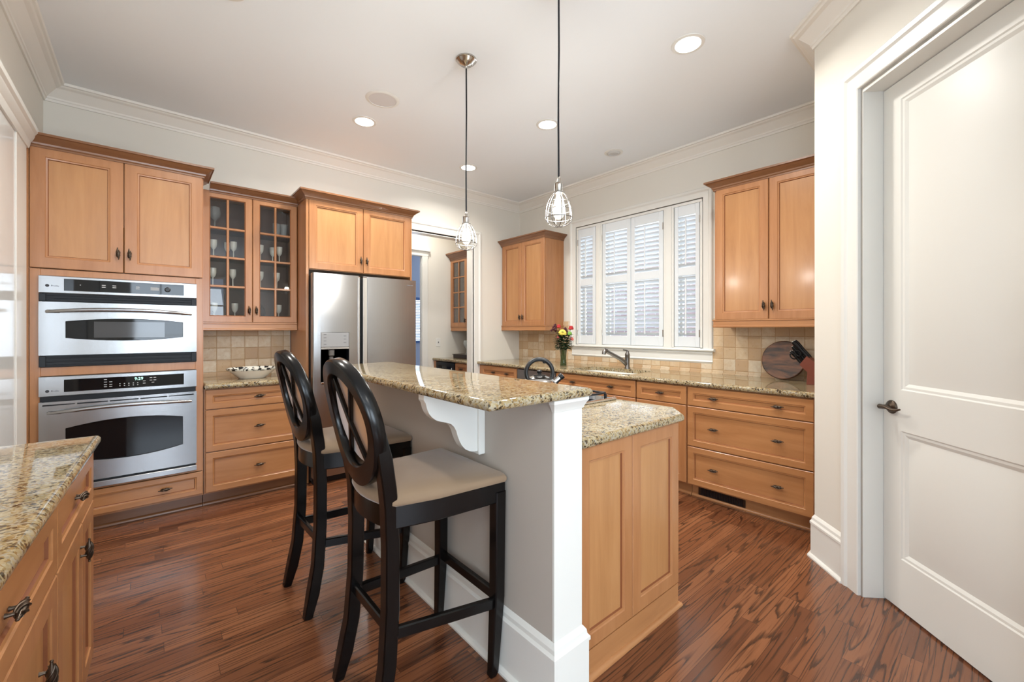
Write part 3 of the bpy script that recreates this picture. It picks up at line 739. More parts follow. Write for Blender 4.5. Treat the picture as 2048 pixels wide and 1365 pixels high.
# glass-front cabinet
YG = 4.18; T = FS(YG)
gc = thing('glass_cabinet', 'maple wall cabinet with glass-paned doors holding stemware', 'cabinet', (.667, 4.3, 1.31))
m = M(); m.box(XL, XL + .018, YG, WB - .004, 1.37, 2.436, mi=0); m.box(XR - .018, XR, YG, WB - .004, 1.37, 2.436); m.box(XL, XR, YG + .001, WB - .004, 1.37, 1.388); m.box(XL, XR, YG + .001, WB - .004, 2.418, 2.436); m.box(XL + .018, XR - .018, WB - .014, WB - .004, 1.388, 2.418, mi=1)
part('body', m, [WV, INSIDE], gc)
for z in (1.664, 1.899, 2.134): part('shelf', M().box(XL + .019, XR - .019, YG + .030, WB - .015, z, z + .012), INSIDE, gc)
def glassdoor(T, u0, u1, v0, v1, parent, cols, rows, st=.055, ku=None, kv=None, pmat=PANED):
    m = M(T); th = .020
    m.rects(u0, u1, v0, v1, [(0, 0), (0, th - .003), (.003, th), (st - .006, th), (st - .002, th - .004), (st, th - .006), (st, 0), (0, 0)], [0, 0, 0, 1, 0, 0, 0], cap=False, back=False)
    for k in range(1, cols): u = u0 + st + (u1 - u0 - 2 * st) * k / cols; m.box(u - .009, u + .009, v0 + st - .004, v1 - st + .004, .003, .017, .004)
    for k in range(1, rows): v = v0 + st + (v1 - v0 - 2 * st) * k / rows; m.box(u0 + st - .004, u1 - st + .004, v - .009, v + .009, .0035, .0165, .004)
    d = part('door', m, [WV, GLAZE_SHADE], parent)
    part('glass', M(T).box(u0 + st - .004, u1 - st + .004, v0 + st - .004, v1 - st + .004, .004, .0065), pmat, d)
    if ku: pull(d, T, ku, kv, .020, True)
    return d
glassdoor(T, XL + .012, .672, 1.376, 2.434, gc, 2, 4, ku=.648, kv=1.475)
glassdoor(T, .676, XR - .002, 1.376, 2.434, gc, 2, 4, ku=.700, kv=1.475)
m = M(); m.sweep([(o, 1.308 + h) for o, h in LRAIL], [(XL, YG - .012), (XR, YG - .012)]); part('light_rail', m, WH, gc, ang=20)
m = M(); m.sweep([(o, 2.440 + h) for o, h in CCROWN], [(XL + .062, YG - .02), (XR, YG - .02)]); part('crown_moulding', m, WSHADE, gc, ang=20)
# stemware
def goblet(kind):
    m = M()
    if kind == 0: m.lathe([(.030, 0), (.029, .002), (.006, .006), (.0045, .012), (.0045, .068), (.012, .076), (.021, .090), (.025, .112), (.026, .150), (.0245, .150), (.0235, .112), (.019, .092), (.006, .080)], n=20)
    elif kind == 1: m.lathe([(.024, 0), (.028, .010), (.031, .060), (.033, .125), (.0315, .125), (.029, .060), (.026, .012), (.004, .008)], n=20)
    else: m.lathe([(.036, 0), (.034, .002), (.006, .006), (.005, .075), (.020, .090), (.040, .115), (.044, .145), (.036, .190), (.0345, .190), (.042, .145), (.037, .115), (.010, .086)], n=20)
    return m
GB = [mesh('goblet', goblet(0), STEMW, 60), mesh('tumbler', goblet(1), TUMB, 60), mesh('wine_glass', goblet(2), TUMB, 60)]
def glassware(kind, x, y, z, label, group):
    o = link(('goblet', 'tumbler', 'wine_glass')[kind], GB[kind], None, (x, y, z)); o['label'] = label; o['category'] = ('goblet', 'glass', 'wine glass')[kind]; o['group'] = group
COLW = ['first pane column from the ovens', 'second pane column from the ovens', 'third pane column from the ovens', 'pane column nearest the refrigerator']
for z, nm, xs in ((1.9125, 'upper middle', (.415, .555, .755, .905)), (1.6775, 'lower middle', (.41, .55, .755, .885))):
    for k, x in enumerate(xs): glassware(0, x, 4.295, z, 'pale goblet on %s shelf of glass cabinet, %s' % (nm, COLW[k]), 'goblets on the %s shelf' % nm)
for x, k in ((.375, 0), (.520, 1), (.865, 3)): glassware(0, x, 4.365, 1.9125, 'pale goblet behind another, upper middle shelf, %s' % COLW[k], 'goblets on the upper middle shelf')
for x, k in ((.42, 0), (.565, 1), (.90, 3)): glassware(0, x, 4.30, 1.390, 'pale goblet on the floor of the glass cabinet, %s' % COLW[k], 'goblets on the cabinet floor')
glassware(2, .425, 4.31, 2.1475, 'clear wine glass on top shelf of glass cabinet, first pane column from the ovens', 'clear glasses on the top shelf')
for x, w in ((.885, 'just right of the pane bar'), (.945, 'closest to the refrigerator')): glassware(1, x, 4.31, 2.1475, 'clear tumbler on top shelf of glass cabinet, %s' % w, 'clear glasses on the top shelf')
wd = M()
for k in range(6):
    a = math.pi * k / 6
    wd.tube([(.755 + .042 * math.sin(math.pi * t / 12) ** .8 * math.cos(a) * (1 if True else 0), 4.30 + .042 * math.sin(math.pi * t / 12) ** .8 * math.sin(a), 1.392 + .150 * t / 12) for t in range(13)], .0022, 6)
    wd.tube([(.755 - .042 * math.sin(math.pi * t / 12) ** .8 * math.cos(a), 4.30 - .042 * math.sin(math.pi * t / 12) ** .8 * math.sin(a), 1.392 + .150 * t / 12) for t in range(13)], .0022, 6)
wd.lathe([(.030, 1.389), (.030, 1.394)], (.755, 4.30, 0), 16)
single('wire_lantern', wd, BRONZE, 'dark teardrop wire lantern on the floor of the glass cabinet', 'lantern', (.755, 4.30, 1.389))
# bowl
bw_ = thing('serving_bowl', 'white ceramic bowl with dark patterned rim on the short worktop', 'bowl', (.66, 4.08, .915))
m = M(); T_ = m.T; m.T = lambda x, y, z: (.66 + x * 1.0, 4.08 + y * .78, .9145 + z)
m.lathe([(.095, 0), (.100, .004), (.132, .034), (.168, .066), (.178, .078), (.170, .078), (.160, .066), (.125, .036), (.080, .012), (.002, .010)], n=40)
part('body', m, BOWLW, bw_, ang=50)
m = M(); m.T = lambda x, y, z: (.66 + x, 4.08 + y * .78, .9145 + z)
m.lathe([(.1745, .072), (.1825, .078), (.1835, .084), (.176, .085), (.167, .078), (.150, .060), (.149, .062), (.166, .081), (.176, .0875), (.186, .085), (.184, .076), (.176, .069)], n=40, closed=True)
part('rim', m, RIMP, bw_, 'dark brushed pattern on white rim', ang=50)

# refrigerator surround
fc = thing('refrigerator_surround', 'maple cabinet over and around the refrigerator with two doors', 'cabinet', (1.52, 4.16, 0))
YR = 3.92; T = FS(YR)
m = M(); m.box(1.026, 1.047, YR - .018, WB - .004, 0, 2.455); part('side_panel', m, WV, fc)
m = M(); m.box(2.000, 2.016, YR - .018, WB - .004, 0, 2.455); part('side_panel', m, WV, fc)
m = M(); m.box(1.048, 1.999, YR, WB - .004, 1.838, 2.455); part('body', m, WV, fc)
door(T, 1.050, 1.521, 1.842, 2.450, fc, 1.497, 1.950); door(T, 1.526, 1.998, 1.842, 2.450, fc, 1.552, 1.950)
m = M(); m.sweep([(o, 2.458 + h) for o, h in CCROWN], [(1.026, 4.162), (1.026, YR - .02), (2.016, YR - .02), (2.016, WB - .004)]); part('crown_moulding', m, WSHADE, fc, ang=20)
# refrigerator
fr = thing('refrigerator', 'stainless side-by-side refrigerator with door water dispenser', 'refrigerator', (1.52, 4.05, 0))
part('body', M().box(1.056, 1.996, 3.86, 4.36, .02, 1.785, .004), plain('fridge_case', (.03, .03, .032), .5), fr)
TF = FS(3.856)
def fdoor(u0, u1, z0, z1, inner, hole=None):
    m = M(TF); n = 14
    def w(u): return .066 + bow(u, u0, u1, .008)
    us_ = sorted(set([u0, u0 + .006, u1 - .006, u1] + [u0 + .006 + (u1 - u0 - .012) * k / n for k in range(n + 1)] + (list(hole[:2]) if hole else [])))
    def q(a, b, c, d): m.add([a, b, c, d], [(0, 1, 2, 3)])
    ww = lambda u: w(u) - (.006 if u in (u0, u1) else 0)
    for a, b in zip(us_, us_[1:]):
        if hole and a >= hole[0] - 1e-6 and b <= hole[1] + 1e-6:
            q((a, z0, ww(a)), (b, z0, ww(b)), (b, hole[2], ww(b)), (a, hole[2], ww(a))); q((a, hole[3], ww(a)), (b, hole[3], ww(b)), (b, z1, ww(b)), (a, z1, ww(a)))
        else: q((a, z0, ww(a)), (b, z0, ww(b)), (b, z1, ww(b)), (a, z1, ww(a)))
        q((a, z0, 0), (b, z0, 0), (b, z0, ww(b)), (a, z0, ww(a))); q((a, z1, 0), (b, z1, 0), (b, z1, ww(b)), (a, z1, ww(a)))
    for u in (u0, u1): q((u, z0, 0), (u, z1, 0), (u, z1, ww(u)), (u, z0, ww(u)))
    q((u0, z0, 0), (u1, z0, 0), (u1, z1, 0), (u0, z1, 0))
    return part('door', m, FSTEEL, fr, ang=40)
HL = (1.112, 1.350, .848, 1.292)
dL = fdoor(1.053, 1.446, .06, 1.797, 1, HL); dR = fdoor(1.478, 2.006, .06, 1.797, -1)
for u0, u1, d in ((1.430, 1.450, dL), (1.474, 1.516, dR)):
    m = M(TF); m.box(u0, u1, .10, 1.792, .040, .078, .008); part('handle', m, STEELP, d, 'vertical edge grip')
part('toe_grille', M(TF).box(1.06, 1.99, .005, .055, -.02, .03), BLACKP, fr)
m = M(TF); m.rects(*HL, [(0, .066), (.0, .0)], cap=True, back=False); part('dispenser_recess', m, BLACKP, dL)
dp = part('dispenser_panel', M(TF).box(1.114, 1.348, 1.165, 1.290, .03, .074, .003), GREYPL, dL)
GPR = plain('grey_print', lin((110, 110, 112)), .5)
for u, v in ((1.135, 1.27), (1.135, 1.243), (1.135, 1.216), (1.135, 1.187), (1.302, 1.257), (1.302, 1.23), (1.302, 1.20)): part('button', M(TF).box(u, u + .022, v, v + .006, .073, .0748), GPR, dp)
part('dispenser_trim', M(TF).box(1.114, 1.348, 1.146, 1.163, .03, .076, .002), STEELP, dL)
m = M(TF); m.box(1.185, 1.235, 1.085, 1.146, .012, .055, .008); m.box(1.192, 1.228, 1.03, 1.085, .018, .040, .005); part('nozzle', m, PEWTER, dL)
m = M(TF); m.box(1.190, 1.232, .990, 1.062, .006, .016, .003); part('paddle', m, STEELP, dL)
part('drip_tray', M(TF).box(1.114, 1.348, .850, .868, .004, .072, .003), STEELP, dL)
m = M(TF); m.box(1.905, 1.938, 1.742, 1.748, .0712, .0716); m.box(1.942, 1.968, 1.742, 1.748, .0704, .0708); part('logo', m, plain('logo_grey', lin((120, 120, 122)), .4), dR)

# ================================================================== WINDOW WALL RUN
XF = 3.23; T = FW(XF)
def basebody(y0, y1, name, label, cat='cabinet', toe=True, hollow=False):
    o = thing(name, label, cat, (3.55, (y0 + y1) / 2, 0))
    m = M()
    if hollow:
        m.box(XF, WR - .004, y0, y0 + .018, .10, .872); m.box(XF, WR - .004, y1 - .018, y1, .10, .872); m.box(XF, WR - .004, y0, y1, .10, .118); m.box(XF, XF + .012, y0, y1, .118, .872)
    else: m.box(XF, WR - .004, y0, y1, .10, .872)
    part('body', m, WV, o)
    if toe: m = M(); m.box(3.300, 3.315, y0, y1, 0, .10); m.sweep(SHOE, [(3.300, y1), (3.300, y0)]); part('toe_kick', m, WH, o)
    return o
o = basebody(3.662, 4.42, 'drawer_base', 'maple base cabinet with two-handled drawer at the doorway end of the window run')
drawer(T, 3.668, 4.34, .725, .866, o, (.26, .64)); door(T, 3.668, 4.00, .112, .718, o); door(T, 4.006, 4.34, .112, .718, o)
dw = thing('dishwasher', 'stainless dishwasher behind the kettle under the window worktop', 'dishwasher', (3.55, 3.355, 0))
part('body', M().box(XF + .005, WR - .004, 3.056, 3.656, .02, .872), BLACKP, dw)
dwd = part('door', M(T).box(3.058, 3.654, .11, .735, -.004, .022, .004), STEEL, dw); part('control_panel', M(T).box(3.058, 3.654, .742, .868, -.004, .022, .004), STEEL, dw)
m = M(T); m.tube([(3.12, .70, .045), (3.59, .70, .045)], .009, 10); m.box(3.13, 3.15, .69, .71, .02, .045); m.box(3.56, 3.58, .69, .71, .02, .045); part('handle', m, STEELP, dwd)
o = basebody(2.099, 3.050, 'sink_cabinet', 'maple sink base cabinet with wide false drawer front', hollow=True)
drawer(T, 2.103, 3.046, .725, .866, o, (.275, .760), name='drawer_front'); door(T, 2.103, 2.572, .112, .718, o); door(T, 2.577, 3.046, .112, .718, o)
o = basebody(1.641, 2.095, 'base_cabinet', 'narrow maple base cabinet with one drawer, left of the wide drawers')
drawer(T, 1.645, 2.091, .725, .866, o); door(T, 1.645, 2.091, .112, .718, o, 1.868, .672, False)
o = basebody(.755, 1.637, 'drawer_base', 'wide maple base cabinet with three two-handled drawers by the pantry wall')
drawer(T, .803, 1.633, .725, .866, o, (.245, .760)); drawer(T, .803, 1.633, .411, .718, o, (.245, .760)); drawer(T, .803, 1.633, .112, .404, o, (.245, .760))
vt = thing('floor_register', 'dark metal air register in the toe kick under wide drawers', 'vent', (3.295, 1.41, .04))
TV = FW(3.299)
m = M(TV); m.rects(1.24, 1.585, .004, .088, [(0, 0), (0, .006), (.014, .006), (.018, .001)], cap=True); part('frame', m, BRONZE, vt)
m = M(TV)
for k in range(26): u = 1.262 + k * .0118; m.box(u, u + .005, .022, .070, .001, .005)
part('grille', m, BLACKP, vt)
# worktop with sink hole
def holed_slab(x0, x1, y0, y1, hx0, hx1, hy0, hy1, z0, z1):
    m = M(); r = .016; n = 6; cr = .09
    fr_ = [(r * (1 - math.cos(a)), z0 + r - r * math.sin(a)) for a in [math.pi / 2 * (1 - k / n) for k in range(n + 1)]] + [(r * (1 - math.cos(a)), z1 - r + r * math.sin(a)) for a in [math.pi / 2 * k / n for k in range(n + 1)]]
    m.loft([[(x0 + o, y, z) for o, z in fr_] for y in (y0, y1)])
    xs = x0 + r
    for a, b, c, d in ((xs, x1, y0, hy0), (xs, x1, hy1, y1), (xs, hx0, hy0, hy1), (hx1, x1, hy0, hy1)): m.box(a, b, c, d, z0, z1)
    for kx, ky, sx, sy in ((hx0, hy0, 1, 1), (hx1, hy0, -1, 1), (hx0, hy1, 1, -1), (hx1, hy1, -1, -1)):
        poly = [(kx, ky)] + [(kx + sx * cr * (1 - math.sin(R(15 * q))), ky + sy * cr * (1 - math.cos(R(15 * q)))) for q in range(7)]
        m.prism(poly, z0, z1)
    return m
single('worktop', holed_slab(3.195, WR - .014, .740, 4.424, 3.255, 3.72, 2.20, 2.95, .876, .914), GRAN, 'long gold granite worktop under the shuttered window', 'worktop', (3.56, 2.6, .876))
sk = thing('sink', 'white undermount sink in the window worktop', 'sink', (3.5, 2.6, .70))
m = M()
def rr_(x0, x1, y0, y1, cr, z):
    out = []
    for cx, cy, a0 in ((x1 - cr, y1 - cr, 0), (x0 + cr, y1 - cr, 90), (x0 + cr, y0 + cr, 180), (x1 - cr, y0 + cr, 270)):
        for k in range(7): a = R(a0 + 15 * k); out.append((cx + cr * math.cos(a), cy + cr * math.sin(a), z))
    return out
m.loft([rr_(3.246, 3.729, 2.191, 2.959, .09, .8755), rr_(3.250, 3.722, 2.198, 2.952, .09, .875), rr_(3.262, 3.710, 2.21, 2.94, .085, .74), rr_(3.30, 3.67, 2.25, 2.90, .07, .70)], cap0=False)
part('basin', m, PORC, sk, ang=50)
part('drain', M().lathe([(.04, .7005), (.04, .703), (.02, .7025)], (3.5, 2.6, 0), 20), STEELP, sk)
fa = thing('kitchen_faucet', 'pewter pull-out faucet standing behind the sink', 'faucet', (3.78, 2.57, .914))
m = M(); m.lathe([(.030, 0), (.030, .008), (.024, .016), (.023, .05), (.024, .10), (.024, .135), (.026, .140), (.024, .150), (.020, .160)], (3.78, 2.57, .9145), 20); part('body', m, PEWTER, fa, ang=50)
m = M(); m.tube([(3.77, 2.575, .955), (3.735, 2.59, .99), (3.70, 2.602, 1.015), (3.645, 2.622, 1.045), (3.57, 2.65, 1.083), (3.545, 2.659, 1.096)], [.021, .021, .020, .019, .019, .019], 14)
part('spout', m, PEWTER, fa, ang=50)
m = M(); m.tube([(3.555, 2.655, 1.098), (3.535, 2.662, 1.104), (3.520, 2.668, 1.090), (3.515, 2.670, 1.066)], [.018, .023, .022, .019], 14); part('spray_head', m, PEWTER, fa, ang=50)
m = M(); m.tube([(3.78, 2.57, 1.074), (3.782, 2.569, 1.088), (3.77, 2.575, 1.100), (3.735, 2.59, 1.108)], [.019, .016, .009, .006], 12); m.tube([(3.655, 2.618, 1.03), (3.662, 2.6155, 1.046)], .003, 6); part('lever', m, PEWTER, fa, ang=50)
# backsplash
m = M(); m.box(WR - .013, WR, .735, 1.752, .914, 1.42); m.box(WR - .013, WR, 3.448, WB - .001, .914, 1.42); m.box(WR - .0125, WR, 1.752, 3.448, .914, 1.12); m.box(WR - .018, WR - .012, .735, WB - .001, .914, .924)
struct('backsplash', m, TILE, label='tumbled beige tile along the window wall')

# small wall cabinet
T = FW(3.62)
sc = thing('wall_cabinet', 'small maple wall cabinet in the corner left of the window', 'cabinet', (3.78, 4.01, 1.31))
part('body', M().box(3.62, WR - .003, 3.603, WB - .005, 1.365, 2.440), WV, sc)
door(T, 4.018, 4.395, 1.368, 2.437, sc, 4.042, 1.475); door(T, 3.607, 4.013, 1.368, 2.437, sc, 3.985, 1.475)
m = M(); m.sweep([(o, 1.305 + h) for o, h in LRAIL], [(3.608, WB - .006), (3.608, 3.600), (WR - .004, 3.600)]); part('light_rail', m, WH, sc, ang=20)
m = M(); m.sweep([(o, 2.444 + h) for o, h in CCROWN], [(3.602, WB - .004), (3.602, 3.603), (WR - .003, 3.603)]); part('crown_moulding', m, WSHADE, sc, ang=20)
# large wall cabinet
T = FW(3.60)
lc = thing('wall_cabinet', 'large maple wall cabinet between the window and pantry wall', 'cabinet', (3.77, 1.16, 1.33))
part('body', M().box(3.60, WR - .003, .74, 1.594, 1.390, 2.485), WV, lc)
door(T, 1.186, 1.578, 1.396, 2.481, lc, 1.212, 1.500); door(T, .785, 1.180, 1.396, 2.481, lc, 1.154, 1.500)
m = M(); m.sweep([(o, 1.332 + h) for o, h in LRAIL], [(WR - .004, 1.602), (3.588, 1.602), (3.588, .74)]); part('light_rail', m, WH, lc, ang=20)
m = M(); m.sweep([(o, 2.488 + h) for o, h in CCROWN], [(WR - .003, 1.594), (3.582, 1.594), (3.582, .74)]); part('crown_moulding', m, WSHADE, lc, ang=20)

# cutting board and knife block
cb = M(); bc = Vector((3.845, 1.165, 1.072)); tl = R(12)
ax = Vector((-math.cos(tl), 0, math.sin(tl)))
cb.lathe([(.148, -.011), (.154, -.007), (.154, .007), (.148, .011)], tuple(bc), 48, axis=tuple(ax))
single('cutting_board', cb, WALNUT, 'round walnut cutting board leaning against the tile', 'cutting board', tuple(bc - Vector((0, 0, .15))))
kb = thing('knife_block', 'reddish wooden knife block at the pantry end of the worktop', 'knife block', (3.70, .93, .914))
m = M(); prof = [(1.000, .9145), (.985, 1.02), (1.075, 1.055), (1.035, 1.135), (.93, 1.100), (.86, .9145)]
m.prism([(a - .045, b) for a, b in [(1.0, .915), (.995, 1.005), (1.045, 1.055), (1.000, 1.120), (.88, 1.02), (.86, .915)]], 3.645, 3.735, P=lambda a, b, h: (h, a, b))
part('body', m, REDW, kb)
KD = Vector((0, .62, .78)).normalized(); KN = Vector((0, -.78, .62))
base_ = Vector((0, .977, 1.088)); kn = 0
klab = ['tallest black knife handle in the block, at its back on the wall side', 'black knife handle beside the tallest one in the block', 'middle black knife handle in the block, wall side', 'middle black knife handle in the block, room side', 'lowest black knife handle in the block, nearest the cutting board', 'short black knife handle low on the block, room side']
for (x, off, L, wd_) in ((3.718, -.032, .155, .030), (3.672, -.030, .150, .030), (3.722, -.002, .130, .025), (3.690, .000, .125, .025), (3.722, .026, .105, .019), (3.660, .024, .100, .019)):
    p = base_ + Vector((x, 0, 0)) - KN * off * -1 if False else base_ + Vector((x, 0, 0)) + KN * (-off)
    k = thing('kitchen_knife', klab[kn], 'knife', tuple(p), 'knives in the block'); kn += 1
    h = M(); h.bar([tuple(p + KD * t) for t in (-.004, .012, L * .5, L * .85, L)], [wd_ * .8, wd_, wd_ * .92, wd_ * 1.1, wd_ * .8], .019, tuple(KN), b=.006); part('handle', h, BLACKGL, k, ang=50)
    e = M(); e.bar([tuple(p + KD * t) for t in (L - .001, L + .004)], wd_ * .7, .012, tuple(KN), b=.003); part('end_cap', e, STEELP, k)
sc_ = thing('kitchen_shears', 'black-handled shears hanging in the front of the knife block', 'scissors', (3.645, .99, 1.08), None)
h = M()
for dx in (-.0, .038):
    c = Vector((3.640, 1.010, 1.102)) + KD * .03 + KN * (dx - .012)
    h.tube([tuple(c + KD * (.024 * math.cos(a)) + KN * (.016 * math.sin(a))) for a in [2 * math.pi * k / 20 for k in range(20)]], .0048, 8, loop=True)
part('handle', h, BLACKGL, sc_, ang=60)
# vase of flowers
VX, VY = 3.42, 3.135
va = thing('glass_vase', 'clear green glass vase with flower stems on the window worktop', 'vase', (VX, VY, .9145))
m = M(); m.lathe([(.034, 0), (.036, .004), (.034, .05), (.031, .09), (.034, .14), (.040, .185), (.042, .20), (.0395, .20), (.0375, .185), (.0315, .14), (.0285, .09), (.031, .05), (.032, .012), (.002, .010)], (VX, VY, .9145), 28); part('body', m, VASEG, va, ang=60)
part('water', M().lathe([(.0305, .0125), (.030, .05), (.0275, .09), (.0295, .125), (.002, .1255)], (VX, VY, .9145), 24), VASEG, va, ang=60)
rt = Vector((.7593, -.6508, 0)); up = Vector((0, 0, 1)); fw = Vector((.6508, .7593, 0))
FG = 'flowers in the glass vase'
def flower(dx, dz, r, mat, label, kind, depth=0.0, name='flower'):
    top = Vector((VX, VY, 0)) + rt * dx + fw * depth + up * dz
    o = thing(name, label, 'flower', (VX, VY, .93), FG)
    b = Vector((VX, VY, .935)) - rt * dx * .15; mid = Vector((VX, VY, 1.105)) + rt * dx * .18
    s_ = M(); s_.tube([tuple(b), tuple((b + mid) / 2), tuple(mid), tuple(mid * .45 + top * .55 + up * .01), tuple(top)], .0026, 6); part('stem', s_, STEMG, o)
    f = M(); rnd = random.Random(int(abs(dx) * 1e4 + dz * 100))
    if kind == 'rose':
        f.sph(tuple(top), r * .62, 10, 7, (1, 1, 1.1))
        for ring, (nr, rr, tilt) in enumerate(((4, .55, .9), (5, .8, .5), (6, 1.0, .15))):
            for k in range(nr):
                a = 2 * math.pi * (k + ring * .4) / nr; d = Vector((math.cos(a), math.sin(a), 0))
                c = top + d * (r * rr * .55) + up * (r * (tilt - .45)); f.sph(tuple(c), r * .52, 8, 6, (1, 1, .8))
    elif kind == 'mum':
        for ring in range(5):
            for k in range(6 + 3 * ring):
                ph = (ring + .5) / 5 * math.pi * .62; a = 2 * math.pi * k / (6 + 3 * ring) + ring * .5
                d = Vector((math.sin(ph) * math.cos(a), math.sin(ph) * math.sin(a), math.cos(ph))); f.sph(tuple(top + d * r * .8), r * .26, 6, 5)
        f.sph(tuple(top), r * .75, 10, 7)
    else:
        for k in range(16):
            t = k / 15; a = k * 2.4; c = top - (up * .07 + rt * (dx * -.18)) * (1 - t) + Vector((math.cos(a), math.sin(a), 0)) * (r * (1.05 - t * .8)); f.sph(tuple(c), r * (.48 - .2 * t), 7, 5, (1, 1, 1.2))
    part('blossom', f, mat, o, ang=60)
flower(-.012, 1.275, .043, YEL, 'large yellow chrysanthemum at the front of the vase', 'mum', -.02, 'chrysanthemum')
flower(-.050, 1.352, .024, RED, 'red rose at the top left of the bouquet', 'rose', .0, 'rose')
flower(.083, 1.335, .028, RED, 'red rose at the top right of the bouquet', 'rose', .0, 'rose')
flower(.090, 1.215, .022, PINK, 'small pink flower low on the right of the bouquet', 'rose', -.01, 'carnation')
flower(-.058, 1.235, .019, PINK, 'small pink flower below the yellow chrysanthemum', 'rose', -.02, 'carnation')
flower(.066, 1.27, .026, LIME, 'lime green flower right of the yellow chrysanthemum', 'mum', -.01, 'chrysanthemum')
flower(-.088, 1.375, .026, BURG, 'tall burgundy flower spike at the far left of the bouquet', 'spike', .0, 'flower_spike')
flower(.020, 1.335, .030, BURG, 'burgundy flower spike in the top middle of the bouquet', 'spike', .01, 'flower_spike')
m = M(); rnd = random.Random(5)
for k in range(240):
    a = rnd.uniform(0, 2 * math.pi); e = rnd.uniform(.1, 1.0); Lf = rnd.uniform(.035, .065)
    p0 = Vector((VX, VY, 1.105 + rnd.uniform(0, .17))) + (rt * math.cos(a) * .070 + fw * math.sin(a) * .05) * rnd.uniform(.15, 1)
    d = (rt * math.cos(a) + fw * math.sin(a) + up * (e * .8 - .2)).normalized(); s_ = d.cross(up).normalized(); nn = s_.cross(d)
    m.loft([[tuple(p0 + d * (Lf * t) + s_ * (.019 * math.sin(math.pi * min(.98, max(.03, t))) * c) + nn * (.0015 * z - .01 * t * t)) for c, z in ((-1, 0), (0, 1), (1, 0), (0, -1))] for t in (0, .25, .5, .75, 1)])
single('bouquet_greenery', m, LEAF, 'dark green leaves filling out the bouquet in the vase', 'leaves', (VX, VY, 1.1), None, 60, 'stuff')

# ================================================================== ISLAND
isl = thing('kitchen_island', 'two-level kitchen island with painted bar wall and maple end panels', 'island', (1.5, 1.8, 0))
part('bar_wall', M().box(1.05, 1.19, 1.0125, 2.60, 0, 1.071), TAUPE, isl, 'painted bar wall')
m = M(); m.box(1.0495, 1.194, 1.004, 1.0123, 0, 1.071)
part('end_post', m, TRIM, isl, 'white end post')
m = M(); m.sweep([(0, 1.030), (.004, 1.030), (.006, 1.038), (.008, 1.042), (.014, 1.054), (.018, 1.060), (.018, 1.071), (0, 1.071)], [(1.0495, 1.012), (1.0495, 1.004), (1.194, 1.004), (1.194, 1.012)]); part('post_cap', m, TRIM, isl, ang=20)
m = M(); m.sweep(BASE, [(1.05, 2.6), (1.05, 1.004), (1.194, 1.004), (1.194, 1.035)]); part('baseboard', m, TRIM, isl, 'white moulded baseboard', ang=20)
# corbel
m = M(); cp = [(1.03, 1.070), (.775, 1.070), (.775, 1.050), (.783, 1.038), (.789, 1.015), (.797, .998), (.810, .982), (.829, .968), (.852, .960), (.876, .953), (.893, .946), (.907, .933), (.917, .915), (.924, .893), (.933, .872), (.944, .853), (.960, .836), (.981, .824), (1.005, .819), (1.03, .818)]
m.prism(cp, 1.405, 1.445, P=lambda a, b, h: (a, h, b)); m.box(1.018, 1.050, 1.393, 1.457, .804, 1.070, .003)
part('corbel', m, TRIM, isl, 'white scrolled corbel under the bar top', ang=25)
part('cabinet_body', M().box(1.20, 1.90, 1.04, 2.60, .105, .874), WV, isl)
T = FS(1.04)
panel('end_panel', T, 1.200, 1.536, .110, .873, isl, stile=.055); panel('end_panel', T, 1.540, 1.920, .110, .873, isl, stile=.060)
m = M(); m.box(1.20, 1.918, 1.022, 2.58, 0, .106); m.sweep(SHOE, [(1.20, 1.022), (1.918, 1.022), (1.918, 2.58)]); part('plinth', m, WH, isl)
single('worktop', M().slab([(.745, .972), (1.216, .972), (1.216, 2.67), (.765, 2.56)], 1.0715, 1.1035, .0158), GRAN, 'raised gold granite bar top in front of the stools', 'worktop', (.98, 1.8, 1.07))
single('worktop', M().slab([(1.1975, .998), (1.93, .998), (2.065, 1.115), (2.065, 2.63), (1.1975, 2.63)], .8745, .914, .0165), GRAN, 'lower gold granite worktop of the island holding the cooktop', 'worktop', (1.6, 1.8, .876))
ck = thing('cooktop', 'steel gas cooktop with black grates set in the island', 'cooktop', (1.73, 1.84, .914))
m = M(); m.box(1.44, 2.025, 1.465, 2.22, .914, .924, .003); part('base', m, BLACKGL, ck); m = M(); m.box(1.43, 2.032, 1.452, 1.470, .914, .930, .004); m.box(1.43, 2.032, 2.215, 2.232, .914, .930, .004); part('trim', m, STEELP, ck)
def grate(x0, x1, y0, y1):
    m = M(); z0, z1 = .946, .957; w = .010
    for x in (x0, x1): m.box(x - w / 2, x + w / 2, y0, y1, z0, z1, .002)
    for y in (y0, y1): m.box(x0, x1, y - w / 2, y + w / 2, z0, z1, .002)
    cx, cy = (x0 + x1) / 2, (y0 + y1) / 2
    m.box(x0, cx - .03, cy - w / 2, cy + w / 2, z0, z1, .002); m.box(cx + .03, x1, cy - w / 2, cy + w / 2, z0, z1, .002); m.box(cx - w / 2, cx + w / 2, y0, cy - .03, z0, z1, .002); m.box(cx - w / 2, cx + w / 2, cy + .03, y1, z0, z1, .002)
    for x in (x0, x1):
        for y in (y0, y1): m.box(x - .006, x + .006, y - .006, y + .006, .924, z0 + .002)
    m.lathe([(.035, .924), (.035, .934), (.025, .938)], (cx, cy, 0), 16)
    return m
for x0, x1 in ((1.475, 1.72), (1.745, 1.99)):
    for y0, y1 in ((1.50, 1.825), (1.85, 2.185)): part('grate', grate(x0, x1, y0, y1), IRON, ck)
